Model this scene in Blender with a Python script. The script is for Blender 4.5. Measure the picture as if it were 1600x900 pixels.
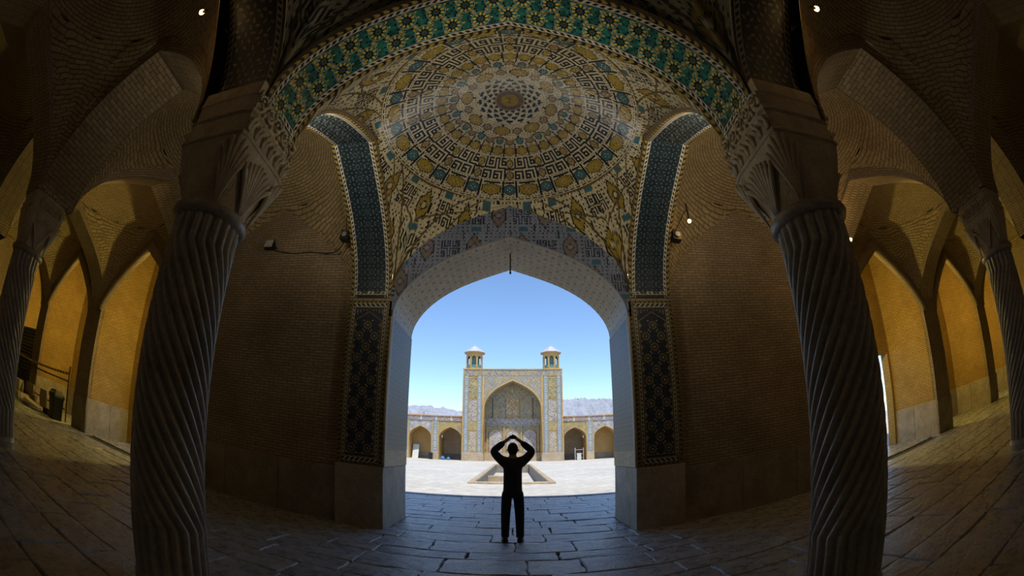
import bpy, bmesh, math, random
import numpy as np
from mathutils import Vector, Matrix
PI = math.pi
for o in list(bpy.data.objects): bpy.data.objects.remove(o)
S = bpy.context.scene
COL = S.collection
rng = random.Random(7)
nrg = np.random.default_rng(11)

# ------------------------------------------------------------------ camera (15 mm equisolid fisheye, tilted up)
cd = bpy.data.cameras.new('camera'); cam = bpy.data.objects.new('camera', cd); COL.objects.link(cam)
cd.type = 'PANO'; cd.panorama_type = 'FISHEYE_EQUISOLID'
cd.fisheye_lens = 15.0; cd.fisheye_fov = math.radians(220); cd.sensor_width = 36.0; cd.sensor_fit = 'HORIZONTAL'
cam.matrix_world = (Matrix.Translation((.06, 0, 1.6)) @ Matrix.Rotation(0.003, 4, 'Z')
                    @ Matrix.Rotation(PI / 2 + math.radians(21.95), 4, 'X') @ Matrix.Rotation(0.0015, 4, 'Z'))
cd.clip_start = 0.05; cd.clip_end = 3000
S.camera = cam

# ------------------------------------------------------------------ world, sun, exposure
W = bpy.data.worlds.new('sky'); S.world = W; W.use_nodes = True
wn = W.node_tree; wn.nodes.clear()
wo = wn.nodes.new('ShaderNodeOutputWorld'); wb = wn.nodes.new('ShaderNodeBackground')
sk = wn.nodes.new('ShaderNodeTexSky'); sk.sky_type = 'NISHITA'; sk.sun_disc = False
SUN_EL = math.radians(67); SUN_AZ = math.radians(166)      # azimuth from +Y towards +X: high, behind the camera, a little to the right
sk.sun_elevation = SUN_EL; sk.sun_rotation = SUN_AZ
sk.air_density = 0.9; sk.dust_density = 0.6; sk.ozone_density = 1.5; sk.altitude = 1500
hs = wn.nodes.new('ShaderNodeHueSaturation'); hs.inputs['Saturation'].default_value = 1.08
wn.links.new(sk.outputs[0], hs.inputs['Color']); wn.links.new(hs.outputs[0], wb.inputs[0]); wn.links.new(wb.outputs[0], wo.inputs[0])
wb.inputs[1].default_value = 0.172
sd = bpy.data.lights.new('sun', 'SUN'); sun = bpy.data.objects.new('sun', sd); COL.objects.link(sun)
sd.energy = 2.9; sd.angle = math.radians(0.6); sd.color = (1.0, 0.96, 0.88)
sdir = Vector((math.sin(SUN_AZ) * math.cos(SUN_EL), math.cos(SUN_AZ) * math.cos(SUN_EL), math.sin(SUN_EL)))
sun.rotation_euler = sdir.to_track_quat('Z', 'Y').to_euler(); sun.location = (0, -20, 40)
S.view_settings.view_transform = 'Standard'; S.view_settings.look = 'None'
S.view_settings.exposure = 0.6; S.view_settings.gamma = 1.0; S.view_settings.use_curve_mapping = False
S.cycles.use_denoising = True
S.cycles.max_bounces = 10; S.cycles.diffuse_bounces = 7; S.cycles.glossy_bounces = 3
S.cycles.sample_clamp_indirect = 6.0; S.cycles.caustics_reflective = False; S.cycles.caustics_refractive = False

# ------------------------------------------------------------------ helpers
def link(o, parent=None):
    COL.objects.link(o)
    if parent is not None: o.parent = parent
    return o
def tag(o, label=None, cat=None, group=None, kind=None):
    if label: o['label'] = label
    if cat: o['category'] = cat
    if group: o['group'] = group
    if kind: o['kind'] = kind
    return o
def empty(name, loc=(0, 0, 0), rz=0):
    o = bpy.data.objects.new(name, None); o.location = loc; o.rotation_euler = (0, 0, rz); o.empty_display_size = 0.1
    return link(o)
def child_local(o, parent):           # parent given world-space geometry under an Empty that is not at the origin
    o.parent = parent; o.matrix_parent_inverse = Matrix.Translation(parent.location).inverted() if parent.rotation_euler[2] == 0 else parent.matrix_world.inverted()
    return o
def newobj(name, me, mat=None, parent=None):
    o = bpy.data.objects.new(name, me)
    if mat is not None and not me.materials: me.materials.append(mat)
    link(o)
    if parent is not None:
        o.parent = parent
        if parent.location.length > 0: o.matrix_parent_inverse = Matrix.Translation(parent.location).inverted()
    return o
def npmesh(name, verts, quads, uv=None, col=None, smooth=False):
    me = bpy.data.meshes.new(name); verts = np.asarray(verts, np.float32); quads = np.asarray(quads, np.int32)
    nf = len(quads); me.vertices.add(len(verts)); me.vertices.foreach_set('co', verts.ravel())
    me.loops.add(nf * 4); me.loops.foreach_set('vertex_index', quads.ravel())
    me.polygons.add(nf); me.polygons.foreach_set('loop_start', np.arange(0, nf * 4, 4, dtype=np.int32))
    if smooth: me.polygons.foreach_set('use_smooth', np.ones(nf, bool))
    if uv is not None:
        l = me.uv_layers.new(name='UVMap'); l.data.foreach_set('uv', np.asarray(uv, np.float32)[quads.ravel()].ravel())
    if col is not None:
        a = me.attributes.new('Col', 'FLOAT_COLOR', 'FACE')
        c = np.ones((nf, 4), np.float32); c[:, :3] = np.asarray(col).reshape(nf, 3); a.data.foreach_set('color', c.ravel())
    me.update(calc_edges=True); me.validate(); return me
def grid(name, P, mat, parent=None, col=None, uv=None, smooth=False, mask=None, closed=False):
    """P[nu+1,nv+1,3] -> quads; uv in metres along the surface; col per cell [nu,nv,3]"""
    P = np.asarray(P, float); nu, nv = P.shape[0] - 1, P.shape[1] - 1
    if uv is None:
        du = np.linalg.norm(np.diff(P, axis=0), axis=2); dv = np.linalg.norm(np.diff(P, axis=1), axis=2)
        U = np.zeros((nu + 1, nv + 1)); V = np.zeros((nu + 1, nv + 1))
        U[1:] = np.cumsum(du.mean(axis=1))[:, None]; V[:, 1:] = np.cumsum(dv, axis=1)
        uv = np.stack([U, V], 2)
    idx = np.arange((nu + 1) * (nv + 1)).reshape(nu + 1, nv + 1)
    q = np.stack([idx[:-1, :-1], idx[1:, :-1], idx[1:, 1:], idx[:-1, 1:]], 2)
    if mask is not None:
        q = q[mask]; col = col[mask] if col is not None else None
    else:
        q = q.reshape(-1, 4); col = col.reshape(-1, 3) if col is not None else None
    return newobj(name, npmesh(name, P.reshape(-1, 3), q, uv.reshape(-1, 2), col, smooth), mat, parent)
class MB:
    """collects boxes, prisms, tubes and lofts; build() links ONE mesh object"""
    def __init__(s): s.v = []; s.f = []; s.u = []
    def add(s, vs, fs):
        n = len(s.v); s.v += [tuple(v) for v in vs]; s.f += [tuple(i + n for i in f) for f in fs]; return s
    def box(s, x0, x1, y0, y1, z0, z1):
        vs = [(x, y, z) for z in (z0, z1) for y in (y0, y1) for x in (x0, x1)]
        return s.add(vs, [(0, 2, 3, 1), (4, 5, 7, 6), (0, 1, 5, 4), (2, 6, 7, 3), (0, 4, 6, 2), (1, 3, 7, 5)])
    def bbox(s, x0, x1, y0, y1, z0, z1, b=.01):          # box with chamfered vertical and top edges
        def ring(i, z): return [(x0 + i, y0, z), (x1 - i, y0, z), (x1, y0 + i, z), (x1, y1 - i, z), (x1 - i, y1, z), (x0 + i, y1, z), (x0, y1 - i, z), (x0, y0 + i, z)]
        def inset(i, z): return [(min(max(x, x0 + i), x1 - i), min(max(y, y0 + i), y1 - i), z) for x, y, _ in ring(b, z)]
        return s.loft([inset(b, z0), ring(b, z0 + b), ring(b, z1 - b), inset(b, z1)])
    def loft(s, rings, cap=True, closed=True):
        n = len(rings[0]); vs = [p for r in rings for p in r]; fs = []
        for i in range(len(rings) - 1):
            for j in range(n if closed else n - 1):
                a = i * n + j; b = i * n + (j + 1) % n; fs.append((a, b, b + n, a + n))
        if cap: fs.append(tuple(range(n))[::-1]); fs.append(tuple(range((len(rings) - 1) * n, len(rings) * n)))
        return s.add(vs, fs)
    def prism(s, poly, axis, a, b):                       # polygon (2-D) extruded along an axis
        def m(p, t): return {'x': (t, p[0], p[1]), 'y': (p[0], t, p[1]), 'z': (p[0], p[1], t)}[axis]
        return s.loft([[m(p, a) for p in poly], [m(p, b) for p in poly]])
    def tube(s, pts, r, n=8, cap=True):
        pts = [Vector(p) for p in pts]; rings = []
        for i, p in enumerate(pts):
            t = (pts[min(i + 1, len(pts) - 1)] - pts[max(i - 1, 0)]).normalized()
            a = t.cross(Vector((0, 0, 1)));  a = Vector((1, 0, 0)) if a.length < 1e-3 else a.normalized()
            b = t.cross(a).normalized(); rr = r[i] if isinstance(r, (list, tuple)) else r
            rings.append([p + a * rr * math.cos(2 * PI * k / n) + b * rr * math.sin(2 * PI * k / n) for k in range(n)])
        return s.loft(rings, cap)
    def lathe(s, prof, c=(0, 0), n=24, cap=True):
        return s.loft([[(c[0] + r * math.cos(2 * PI * k / n), c[1] + r * math.sin(2 * PI * k / n), z) for k in range(n)] for r, z in prof], cap)
    def ellipsoid(s, c, ax, n=8, m=6):                    # ax: three axis vectors
        ax = [Vector(a) for a in ax]; c = Vector(c); rings = []
        for i in range(m + 1):
            t = -PI / 2 + PI * (i * .96 + .02 * m) / m
            rings.append([c + ax[2] * math.sin(t) + (ax[0] * math.cos(2 * PI * k / n) + ax[1] * math.sin(2 * PI * k / n)) * math.cos(t) for k in range(n)])
        return s.loft(rings)
    def build(s, name, mat, parent=None, smooth=False):
        me = bpy.data.meshes.new(name); me.from_pydata(s.v, [], s.f)
        bm = bmesh.new(); bm.from_mesh(me); bmesh.ops.recalc_face_normals(bm, faces=bm.faces); bm.to_mesh(me); bm.free()
        if smooth:
            me.polygons.foreach_set('use_smooth', np.ones(len(me.polygons), bool))
        boxuv(me); me.update()
        return newobj(name, me, mat, parent)
def boxuv(me):
    n = len(me.loops); co = np.empty(len(me.vertices) * 3, np.float32); me.vertices.foreach_get('co', co); co = co.reshape(-1, 3)
    vi = np.empty(n, np.int32); me.loops.foreach_get('vertex_index', vi)
    no = np.empty(len(me.polygons) * 3, np.float32); me.polygons.foreach_get('normal', no); no = no.reshape(-1, 3)
    lt = np.empty(len(me.polygons), np.int32); me.polygons.foreach_get('loop_total', lt)
    N = np.repeat(np.abs(no), lt, axis=0); p = co[vi]
    ax = N.argmax(1); uv = np.where((ax == 0)[:, None], p[:, [1, 2]], np.where((ax == 1)[:, None], p[:, [0, 2]], p[:, [0, 1]]))
    l = me.uv_layers.new(name='UVMap'); l.data.foreach_set('uv', uv.astype(np.float32).ravel())

# ------------------------------------------------------------------ materials
MATS = {}
def base(name):
    m = bpy.data.materials.new(name); m.use_nodes = True; MATS[name] = m
    nt = m.node_tree; b = nt.nodes['Principled BSDF']; return m, nt, b
def N(nt, t, **k):
    n = nt.nodes.new(t)
    for a, v in k.items(): setattr(n, a, v)
    return n
def noise(nt, scale, detail=4, rough=.6, vec=None):
    n = N(nt, 'ShaderNodeTexNoise'); n.inputs['Scale'].default_value = scale; n.inputs['Detail'].default_value = detail; n.inputs['Roughness'].default_value = rough
    if vec is not None: nt.links.new(vec, n.inputs['Vector'])
    return n
def mix(nt, a, b, fac, mode='MIX'):
    n = N(nt, 'ShaderNodeMix', data_type='RGBA', blend_type=mode)
    for v, s in ((a, n.inputs[6]), (b, n.inputs[7]), (fac, n.inputs[0])):
        if hasattr(v, 'is_linked'): nt.links.new(v, s)
        else: s.default_value = (*v, 1) if isinstance(v, tuple) else v
    return n.outputs[2]
def ramp(nt, fac, p0, p1, c0=(0, 0, 0), c1=(1, 1, 1)):
    r = N(nt, 'ShaderNodeValToRGB'); r.color_ramp.elements[0].position = p0; r.color_ramp.elements[1].position = p1
    r.color_ramp.elements[0].color = (*c0, 1); r.color_ramp.elements[1].color = (*c1, 1); nt.links.new(fac, r.inputs[0]); return r.outputs[0]
def bump(nt, b, h, strength=.5, dist=.01):
    n = N(nt, 'ShaderNodeBump'); n.inputs['Strength'].default_value = strength; n.inputs['Distance'].default_value = dist
    nt.links.new(h, n.inputs['Height']); nt.links.new(n.outputs[0], b.inputs['Normal'])
def stone(name, c0, c1, rough=.7, scale=3., bstr=.5, bdist=.01, spec=.35):
    m, nt, b = base(name); tc = N(nt, 'ShaderNodeTexCoord').outputs['Object']
    n1 = noise(nt, scale, 8, .65, tc); n2 = noise(nt, scale * 9, 6, .7, tc)
    c = mix(nt, c0, c1, ramp(nt, n1.outputs[0], .35, .68)); c = mix(nt, c, (.5, .5, .5), .22, 'OVERLAY') if False else c
    c = mix(nt, c, ramp(nt, n2.outputs[0], .3, .75, (.55, .55, .55), (1.25, 1.25, 1.25)), .7, 'MULTIPLY')
    nt.links.new(c, b.inputs['Base Color']); b.inputs['Roughness'].default_value = rough; b.inputs['Specular IOR Level'].default_value = spec
    h = N(nt, 'ShaderNodeMath', operation='ADD'); nt.links.new(n1.outputs[0], h.inputs[0]); nt.links.new(n2.outputs[0], h.inputs[1])
    bump(nt, b, h.outputs[0], bstr, bdist); return m
def brick(name, c1, c2, mortar, w=.23, h=.062, rough=.85, swap=False, stain=.5):
    m, nt, b = base(name); uv = N(nt, 'ShaderNodeUVMap').outputs[0]; tc = N(nt, 'ShaderNodeTexCoord').outputs['Object']
    src = uv
    if swap:
        sp = N(nt, 'ShaderNodeSeparateXYZ'); cb = N(nt, 'ShaderNodeCombineXYZ'); nt.links.new(uv, sp.inputs[0])
        nt.links.new(sp.outputs[0], cb.inputs[1]); nt.links.new(sp.outputs[1], cb.inputs[0]); src = cb.outputs[0]
    t = N(nt, 'ShaderNodeTexBrick'); nt.links.new(src, t.inputs['Vector'])
    t.inputs['Color1'].default_value = (*c1, 1); t.inputs['Color2'].default_value = (*c2, 1); t.inputs['Mortar'].default_value = (*mortar, 1)
    t.inputs['Scale'].default_value = 1.0; t.inputs['Brick Width'].default_value = w; t.inputs['Row Height'].default_value = h
    t.inputs['Mortar Size'].default_value = .010; t.inputs['Mortar Smooth'].default_value = .2; t.inputs['Bias'].default_value = -.1
    n1 = noise(nt, .9, 5, .6, tc); n2 = noise(nt, 22, 4, .6, tc)
    c = mix(nt, t.outputs[0], ramp(nt, n1.outputs[0], .3, .7, (.62, .58, .5), (1.2, 1.2, 1.2)), stain, 'MULTIPLY')
    c = mix(nt, c, ramp(nt, n2.outputs[0], .3, .7, (.75, .75, .75), (1.15, 1.15, 1.15)), .8, 'MULTIPLY')
    nt.links.new(c, b.inputs['Base Color']); b.inputs['Roughness'].default_value = rough; b.inputs['Specular IOR Level'].default_value = .2
    inv = N(nt, 'ShaderNodeMath', operation='SUBTRACT'); inv.inputs[0].default_value = 1; nt.links.new(t.outputs['Fac'], inv.inputs[1])
    ad = N(nt, 'ShaderNodeMath', operation='MULTIPLY_ADD'); nt.links.new(n2.outputs[0], ad.inputs[0]); ad.inputs[1].default_value = .4; nt.links.new(inv.outputs[0], ad.inputs[2])
    bump(nt, b, ad.outputs[0], .8, .012); return m
def tile(name, rough=.25, spec=.5, var=.25, bstr=.15, bdist=.004, coat=0.):
    """glazed tile: every face carries its own glaze colour"""
    m, nt, b = base(name); a = N(nt, 'ShaderNodeAttribute', attribute_name='Col'); tc = N(nt, 'ShaderNodeTexCoord').outputs['Object']
    n1 = noise(nt, 14, 5, .6, tc); n2 = noise(nt, 1.3, 4, .6, tc)
    c = mix(nt, a.outputs[0], ramp(nt, n1.outputs[0], .3, .7, (.6, .6, .6), (1.25, 1.25, 1.25)), var * 2, 'MULTIPLY')
    c = mix(nt, c, ramp(nt, n2.outputs[0], .3, .7, (.7, .7, .7), (1.15, 1.15, 1.15)), .6, 'MULTIPLY')
    nt.links.new(c, b.inputs['Base Color']); b.inputs['Roughness'].default_value = rough; b.inputs['Specular IOR Level'].default_value = spec
    bump(nt, b, n1.outputs[0], bstr, bdist); return m
def plain(name, c, rough=.6, metal=0., spec=.4, var=.15):
    m, nt, b = base(name); tc = N(nt, 'ShaderNodeTexCoord').outputs['Object']; n1 = noise(nt, 9, 4, .6, tc)
    k0 = tuple(x * (1 - var) for x in c); k1 = tuple(min(1, x * (1 + var)) for x in c)
    nt.links.new(ramp(nt, n1.outputs[0], .3, .7, k0, k1), b.inputs['Base Color'])
    b.inputs['Roughness'].default_value = rough; b.inputs['Metallic'].default_value = metal; b.inputs['Specular IOR Level'].default_value = spec; return m
def glow(name, c, s):
    m, nt, b = base(name); b.inputs['Emission Color'].default_value = (*c, 1); b.inputs['Emission Strength'].default_value = s; b.inputs['Base Color'].default_value = (*c, 1); return m

M_brick = brick('hall_brick', (.38, .30, .205), (.30, .235, .16), (.19, .155, .115))
M_vault = brick('vault_brick', (.42, .335, .20), (.34, .265, .155), (.17, .13, .08), w=.26, h=.075)
M_archbrick = brick('arch_brick', (.46, .38, .24), (.38, .31, .19), (.20, .16, .10), w=.07, h=.25, stain=.35)
M_ochre = brick('ochre_brick', (.50, .34, .115), (.42, .275, .085), (.24, .155, .06), w=.23, h=.062, stain=.5)
M_plinth = stone('plinth_stone', (.22, .19, .15), (.36, .32, .265), .7, 2.2, .5, .012)
M_jambstone = stone('jamb_stone', (.30, .26, .21), (.46, .41, .34), .6, 2.5, .5, .012)
M_column = stone('column_stone', (.30, .275, .24), (.46, .43, .38), .27, 2.2, .4, .008, .5)
M_carved = stone('carved_stone', (.48, .40, .28), (.70, .60, .44), .6, 5, .6, .012)
M_slab = stone('slab_stone', (.28, .285, .29), (.52, .525, .52), .3, 2.4, .9, .014, .7)
_nt = M_slab.node_tree; _b = _nt.nodes['Principled BSDF']; _n = noise(_nt, 5, 6, .7, N(_nt, 'ShaderNodeTexCoord').outputs['Object']); _nt.links.new(ramp(_nt, _n.outputs[0], .35, .65, (.16,) * 3, (.45,) * 3), _b.inputs['Roughness'])
M_joint = stone('joint_earth', (.07, .068, .065), (.12, .115, .11), .95, 5, .6, .02)
M_court = stone('court_paving', (.54, .50, .43), (.66, .62, .54), .8, .25, .3, .01, .2)
M_tile = tile('glazed_tile', .2, .6, .3)
M_tiledome = tile('dome_tile', .10, 1.0, .3, .15, .004)
M_tiledark = tile('dusty_tile', .5, .35, .3)
M_tilejamb = tile('jamb_tile', .45, .4, .35, .5, .008)
M_far = tile('facade_tile', .7, .2, .15)
M_farstone = stone('facade_stone', (.42, .32, .21), (.54, .43, .30), .85, .8, .3, .02, .2)
M_farbrick = stone('facade_brick', (.46, .30, .12), (.56, .38, .16), .9, .8, .3, .02, .2)
M_black = plain('black_metal', (.012, .012, .013), .45)
M_grey = plain('grey_metal', (.25, .25, .25), .5, .4)
LAMP_W, LAMP_A, LAMP_C, FILL_P, FILL_H, FILL_N, FILL_A, FILL_B = 2., 14., 1.2, 185., 9., 110., 30., 42.  # porch, rear and up powers feed added fill lights

# ------------------------------------------------------------------ measured layout (metres; camera stands at the origin)
XC, PX = 2.735, 5.47             # first column line, bay width
YR = 2.64                        # column row in front of the camera
YW, YB, YD = 7.45, 7.65, 9.10    # door pier face, brick wall face, outer face of the door reveal
YS, YO = 8.00, 10.40             # side arcade wall face, courtyard face of the building
cream, dark, gold, teal, brown = (.50, .44, .32), (.018, .020, .026), (.36, .26, .05), (.03, .15, .17), (.25, .17, .07)
navy, white, turq, yellow, green = (.026, .042, .085), (.60, .57, .50), (.06, .20, .25), (.80, .58, .09), (.03, .27, .22)

def prof(T, k):
    c, n = {'A': (.45, 4), 'C': (.55, 4), 'B': (.72, 4)}[k]
    T = np.clip(np.abs(T), 0, 1); return (1 - c * T) * np.sqrt(np.clip(1 - T ** n, 0, 1))
def curve(half, zs, za, k, n):
    """equal-arc-length pointed arch, returns offsets (-half..half) and heights"""
    s = np.linspace(-1, 1, 2001); s = np.sign(s) * (1 - (1 - np.abs(s)) ** 2)
    x = s * half; z = zs + (za - zs) * prof(s, k)
    L = np.concatenate([[0], np.cumsum(np.hypot(np.diff(x), np.diff(z)))])
    t = np.linspace(0, L[-1], n + 1); return np.interp(t, L, x), np.interp(t, L, z), L[-1]
def place(axis, c, x, w, z):      # arch-plane coordinates to world: axis 'x' spans along X, 'y' along Y
    x, w, z = np.broadcast_arrays(x, w, z); return np.stack([x + c, w, z], -1) if axis == 'x' else np.stack([w, x + c, z], -1)

# ---- colour pattern helpers (cells of glazed brick)
def fill(n, m, c): a = np.empty((n, m, 3)); a[:] = c; return a
def border_rows(C, U, v0, v1, L, kind, du):
    """paint a guard strip over the cells whose v index is v0..v1 (whole length)"""
    n = C.shape[0]; i = np.arange(n)
    for v in range(v0, v1):
        q = v - v0; w = v1 - v0
        if kind == 'links':           # white strip with slanted dark links
            f = ((i + q * 1.0) / du) % 1.0; C[:, v] = white
            if 0 < q < w - 1: C[f < .55, v] = dark
        elif kind == 'chevron':       # yellow and dark cable
            f = ((i + abs(q - w / 2) * 1.4) / du) % 1.0; C[:, v] = np.where((f < .5)[:, None], gold, dark)
        else: C[:, v] = kind
    return C
class Mosaic:
    """cut-tile mosaic: small raised pieces laid on a curved bed through fn(u, v, h)"""
    def __init__(s, fn): s.fn = fn; s.v = []; s.f = []; s.c = []
    def poly(s, pts, c, h=.004):
        n = len(pts); b = len(s.v); j = .85 + .3 * rng.random(); c = tuple(min(1, x * j) for x in c)
        s.v += [(u, v, h) for u, v in pts] + [(u, v, -.001) for u, v in pts]
        s.f.append(tuple(range(b, b + n))); s.c.append(c)
        for k in range(n): s.f.append((b + k, b + n + k, b + n + (k + 1) % n, b + (k + 1) % n)); s.c.append(c)
    def kite(s, cu, cv, a, r0, r1, w, c, h=.004, k=.5):
        ca, sa = math.cos(a), math.sin(a); f = lambda r, t: (cu + ca * r - sa * t, cv + sa * r + ca * t)
        rm = r0 + (r1 - r0) * k; s.poly([f(r0, 0), f(rm, -w / 2), f(r1, 0), f(rm, w / 2)], c, h)
    def petal(s, cu, cv, a, r0, r1, w, c, h=.004):
        ca, sa = math.cos(a), math.sin(a); f = lambda r, t: (cu + ca * r - sa * t, cv + sa * r + ca * t); d = r1 - r0
        s.poly([f(r0, 0), f(r0 + .25 * d, -.4 * w), f(r0 + .6 * d, -.5 * w), f(r0 + .85 * d, -.3 * w), f(r1, 0), f(r0 + .85 * d, .3 * w), f(r0 + .6 * d, .5 * w), f(r0 + .25 * d, .4 * w)], c, h)
    def ngon(s, cu, cv, r, n, c, a0=0, h=.004): s.poly([(cu + r * math.cos(a0 + 2 * PI * k / n), cv + r * math.sin(a0 + 2 * PI * k / n)) for k in range(n)], c, h)
    def ring(s, cu, cv, r, w, n, c, h=.0045, a0=0):
        for k in range(n):
            a, b = a0 + 2 * PI * k / n, a0 + 2 * PI * (k + 1) / n
            s.poly([(cu + (r - w) * math.cos(a), cv + (r - w) * math.sin(a)), (cu + r * math.cos(a), cv + r * math.sin(a)), (cu + r * math.cos(b), cv + r * math.sin(b)), (cu + (r - w) * math.cos(b), cv + (r - w) * math.sin(b))], c, h)
    def line(s, p, q, w, c, h=.0045):
        d = Vector((q[0] - p[0], q[1] - p[1])); t = Vector((-d.y, d.x)).normalized() * w / 2
        s.poly([(p[0] - t.x, p[1] - t.y), (q[0] - t.x, q[1] - t.y), (q[0] + t.x, q[1] + t.y), (p[0] + t.x, p[1] + t.y)], c, h)
    def build(s, name, mat, parent, clip=None):
        vs = np.array(s.v); V = s.fn(vs[:, 0], vs[:, 1], vs[:, 2])
        me = bpy.data.meshes.new(name); me.from_pydata([tuple(v) for v in V], [], s.f)
        a = me.attributes.new('Col', 'FLOAT_COLOR', 'FACE'); a.data.foreach_set('color', np.array([(*c, 1) for c in s.c], np.float32).ravel())
        me.update(); o = newobj(name, me, mat, parent); o['kind'] = 'stuff'; return o
def arch_map(axis, c, half, zs, za, k, w0, wdir=1, side=1):
    """(u along the arch, v across it, h proud of the soffit) -> world"""
    x, z, L = curve(half, zs, za, k, 400); U = np.linspace(0, L, 401)
    tx, tz = np.gradient(x, U), np.gradient(z, U)
    def fn(u, v, h):
        X, Z = np.interp(u, U, x), np.interp(u, U, z); nx, nz = np.interp(u, U, tz), -np.interp(u, U, tx)
        return place(axis, c, X + nx * h, w0 + wdir * v, Z + nz * h)
    return fn, L

# ------------------------------------------------------------------ floor of split stone slabs
def slab_mesh(w, d, seed):
    r = random.Random(seed); n = 4; h = .075; pts = []
    for (ax, ay, bx, by) in ((0, 0, 1, 0), (1, 0, 1, 1), (1, 1, 0, 1), (0, 1, 0, 0)):
        for k in range(n):
            t = k / n; x = (ax + (bx - ax) * t) * w - w / 2; y = (ay + (by - ay) * t) * d - d / 2
            e = .022; pts.append((x + r.uniform(-e, e), y + r.uniform(-e, e)))
    m = len(pts); lo = [(x * 1.0, y * 1.0, -h) for x, y in pts]; mid = [(x, y, -.022 + r.uniform(-.006, .002)) for x, y in pts]
    top = [(x * (1 - .03 / w), y * (1 - .03 / d), r.uniform(-.008, .002)) for x, y in pts]
    inn = [(x * .55, y * .55, r.uniform(-.004, .008)) for x, y in pts]
    vs = lo + mid + top + inn + [(0, 0, .004)]; f = []
    for a in range(3):
        for k in range(m): f.append((a * m + k, a * m + (k + 1) % m, (a + 1) * m + (k + 1) % m, (a + 1) * m + k))
    for k in range(m): f.append((3 * m + k, 3 * m + (k + 1) % m, 4 * m))
    me = bpy.data.meshes.new('paving_slab'); me.from_pydata(vs, [], f); boxuv(me); me.materials.append(M_slab); return me
floor = tag(MB().box(-24.6, 24.6, -5.5, YO, -.4, -.055).box(-5.2, 5.2, YO, 14.15, -.4, -.055).build('floor', M_joint), 'old stone slab floor of the prayer hall and doorway', None, kind='structure')
slabs = []
y = -1.2
while y < 14.0:
    d = rng.choice([.46, .52, .58, .66, .74])
    if y + d > 14.15: d = 14.15 - y
    lim = 2.22 if YB < y + d / 2 < YO else (5.2 if y > YO else 13.0)
    if 7.3 < y + d / 2 <= YB: lim = 13.0
    if YD < y + d / 2 < YO: lim = 3.1
    x = -lim + rng.uniform(-.0, .3) if lim > 6 else -lim
    while x < lim - .05:
        w = rng.choice([.72, .9, 1.1, 1.3, 1.55]) * (1.0 if abs(x) < 6 else 1.15)
        if x + w > lim - .35: w = lim - x
        slabs.append((x + w / 2, y + d / 2, w, d)); x += w
    y += d
def seen(s):                                   # nearer slabs show larger
    x, yy, w, d = s; 
    if yy < .7: return 1e9
    return math.hypot(x, yy) + (0 if yy > .9 else 30)
slabs.sort(key=seen)
for i, (x, yy, w, d) in enumerate(slabs[:290]):
    o = newobj('paving_slab', slab_mesh(w - .012, d - .012, i), None, floor); o.location = (x, yy, rng.uniform(-.006, .006)); o.rotation_euler = (rng.uniform(-.006, .006), rng.uniform(-.004, .004), rng.uniform(-.006, .006))
rest = MB()
for i, (x, yy, w, d) in enumerate(slabs[290:]):
    rest.bbox(x - w / 2 + .012, x + w / 2 - .012, yy - d / 2 + .012, yy + d / 2 - .012, -.06, rng.uniform(-.008, .004), .012)
for sx in (-1, 1):                              # worn paving at the far ends and in the side porches
    yy = -5
    while yy < YO - .3:
        x = 13.0 if yy < 7.9 else 8.8
        while x < 24.4:
            w = rng.uniform(1.0, 1.7); rest.bbox(sx * (x + w / 2) - w / 2 + .012, sx * (x + w / 2) + w / 2 - .012, yy + .012, yy + .688, -.06, rng.uniform(-.01, .0), .012); x += w
        yy += .7
o = rest.build('paving_slab_field', M_slab, floor); o['kind'] = 'stuff'
court = MB().box(-60, 60, 14.15, 62, -.4, .0)
# the basin is a hole in the court: build the paving around it
court = MB().box(-60, -1.9, 14.15, 75, -.5, 0).box(1.9, 60, 14.15, 75, -.5, 0).box(-1.9, 1.9, 14.15, 19.8, -.5, 0).box(-1.9, 1.9, 46, 75, -.5, 0).box(-60, -5.2, YO, 14.15, -.5, 0).box(5.2, 60, YO, 14.15, -.5, 0)
tag(court.build('floor', M_court), 'pale sunlit paving of the open courtyard', None, kind='structure')
step = tag(MB().bbox(-5.2, 5.2, 14.05, 14.3, -.35, .03, .015).build('trim_1', M_slab), 'stone threshold edge between the shaded porch and the court', kind='structure')

# ------------------------------------------------------------------ walls
front = empty('wall_front', (0, YW, 0)); tag(front, 'thick brick entrance wall with tiled piers around the pointed doorway', kind='structure')
for sx in (-1, 1):
    a, b = (sx * 2.23, sx * 3.15) if sx > 0 else (sx * 3.15, sx * 2.23)
    MB().box(a + (.0 if sx > 0 else .0), b, YW + .02, YD, 1.2, 8.0).build('pier', M_brick, front)
    a, b = (3.15, 8.75) if sx > 0 else (-8.75, -3.15)
    MB().box(a, b, YB, YO, 1.1, 8.0).build('brick_face', M_brick, front)
    # stone plinth in separate panels
    a, b = (2.23, 3.18) if sx > 0 else (-3.18, -2.23)
    MB().bbox(a, b, YW - .03, YD, -.1, 1.19, .012).build('plinth_block', M_jambstone, front)
    xs = [3.18, 4.55, 6.0, 7.35, 8.75]
    for k in range(4):
        a, b = sorted((sx * xs[k], sx * xs[k + 1])); MB().bbox(a + .004, b - .004, YB - .05, YB + .25, -.1, 1.1 + .01 * (k % 2), .012).build('plinth_panel', M_plinth, front)
    MB().box(min(sx * 8.75, sx * 3.18), max(sx * 8.75, sx * 3.18), YB + .1, YO, -.1, 1.1).build('footing', M_plinth, front)
DS, DA, DH = 4.02, 5.72, 2.23            # door arch spring, apex, half width
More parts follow.
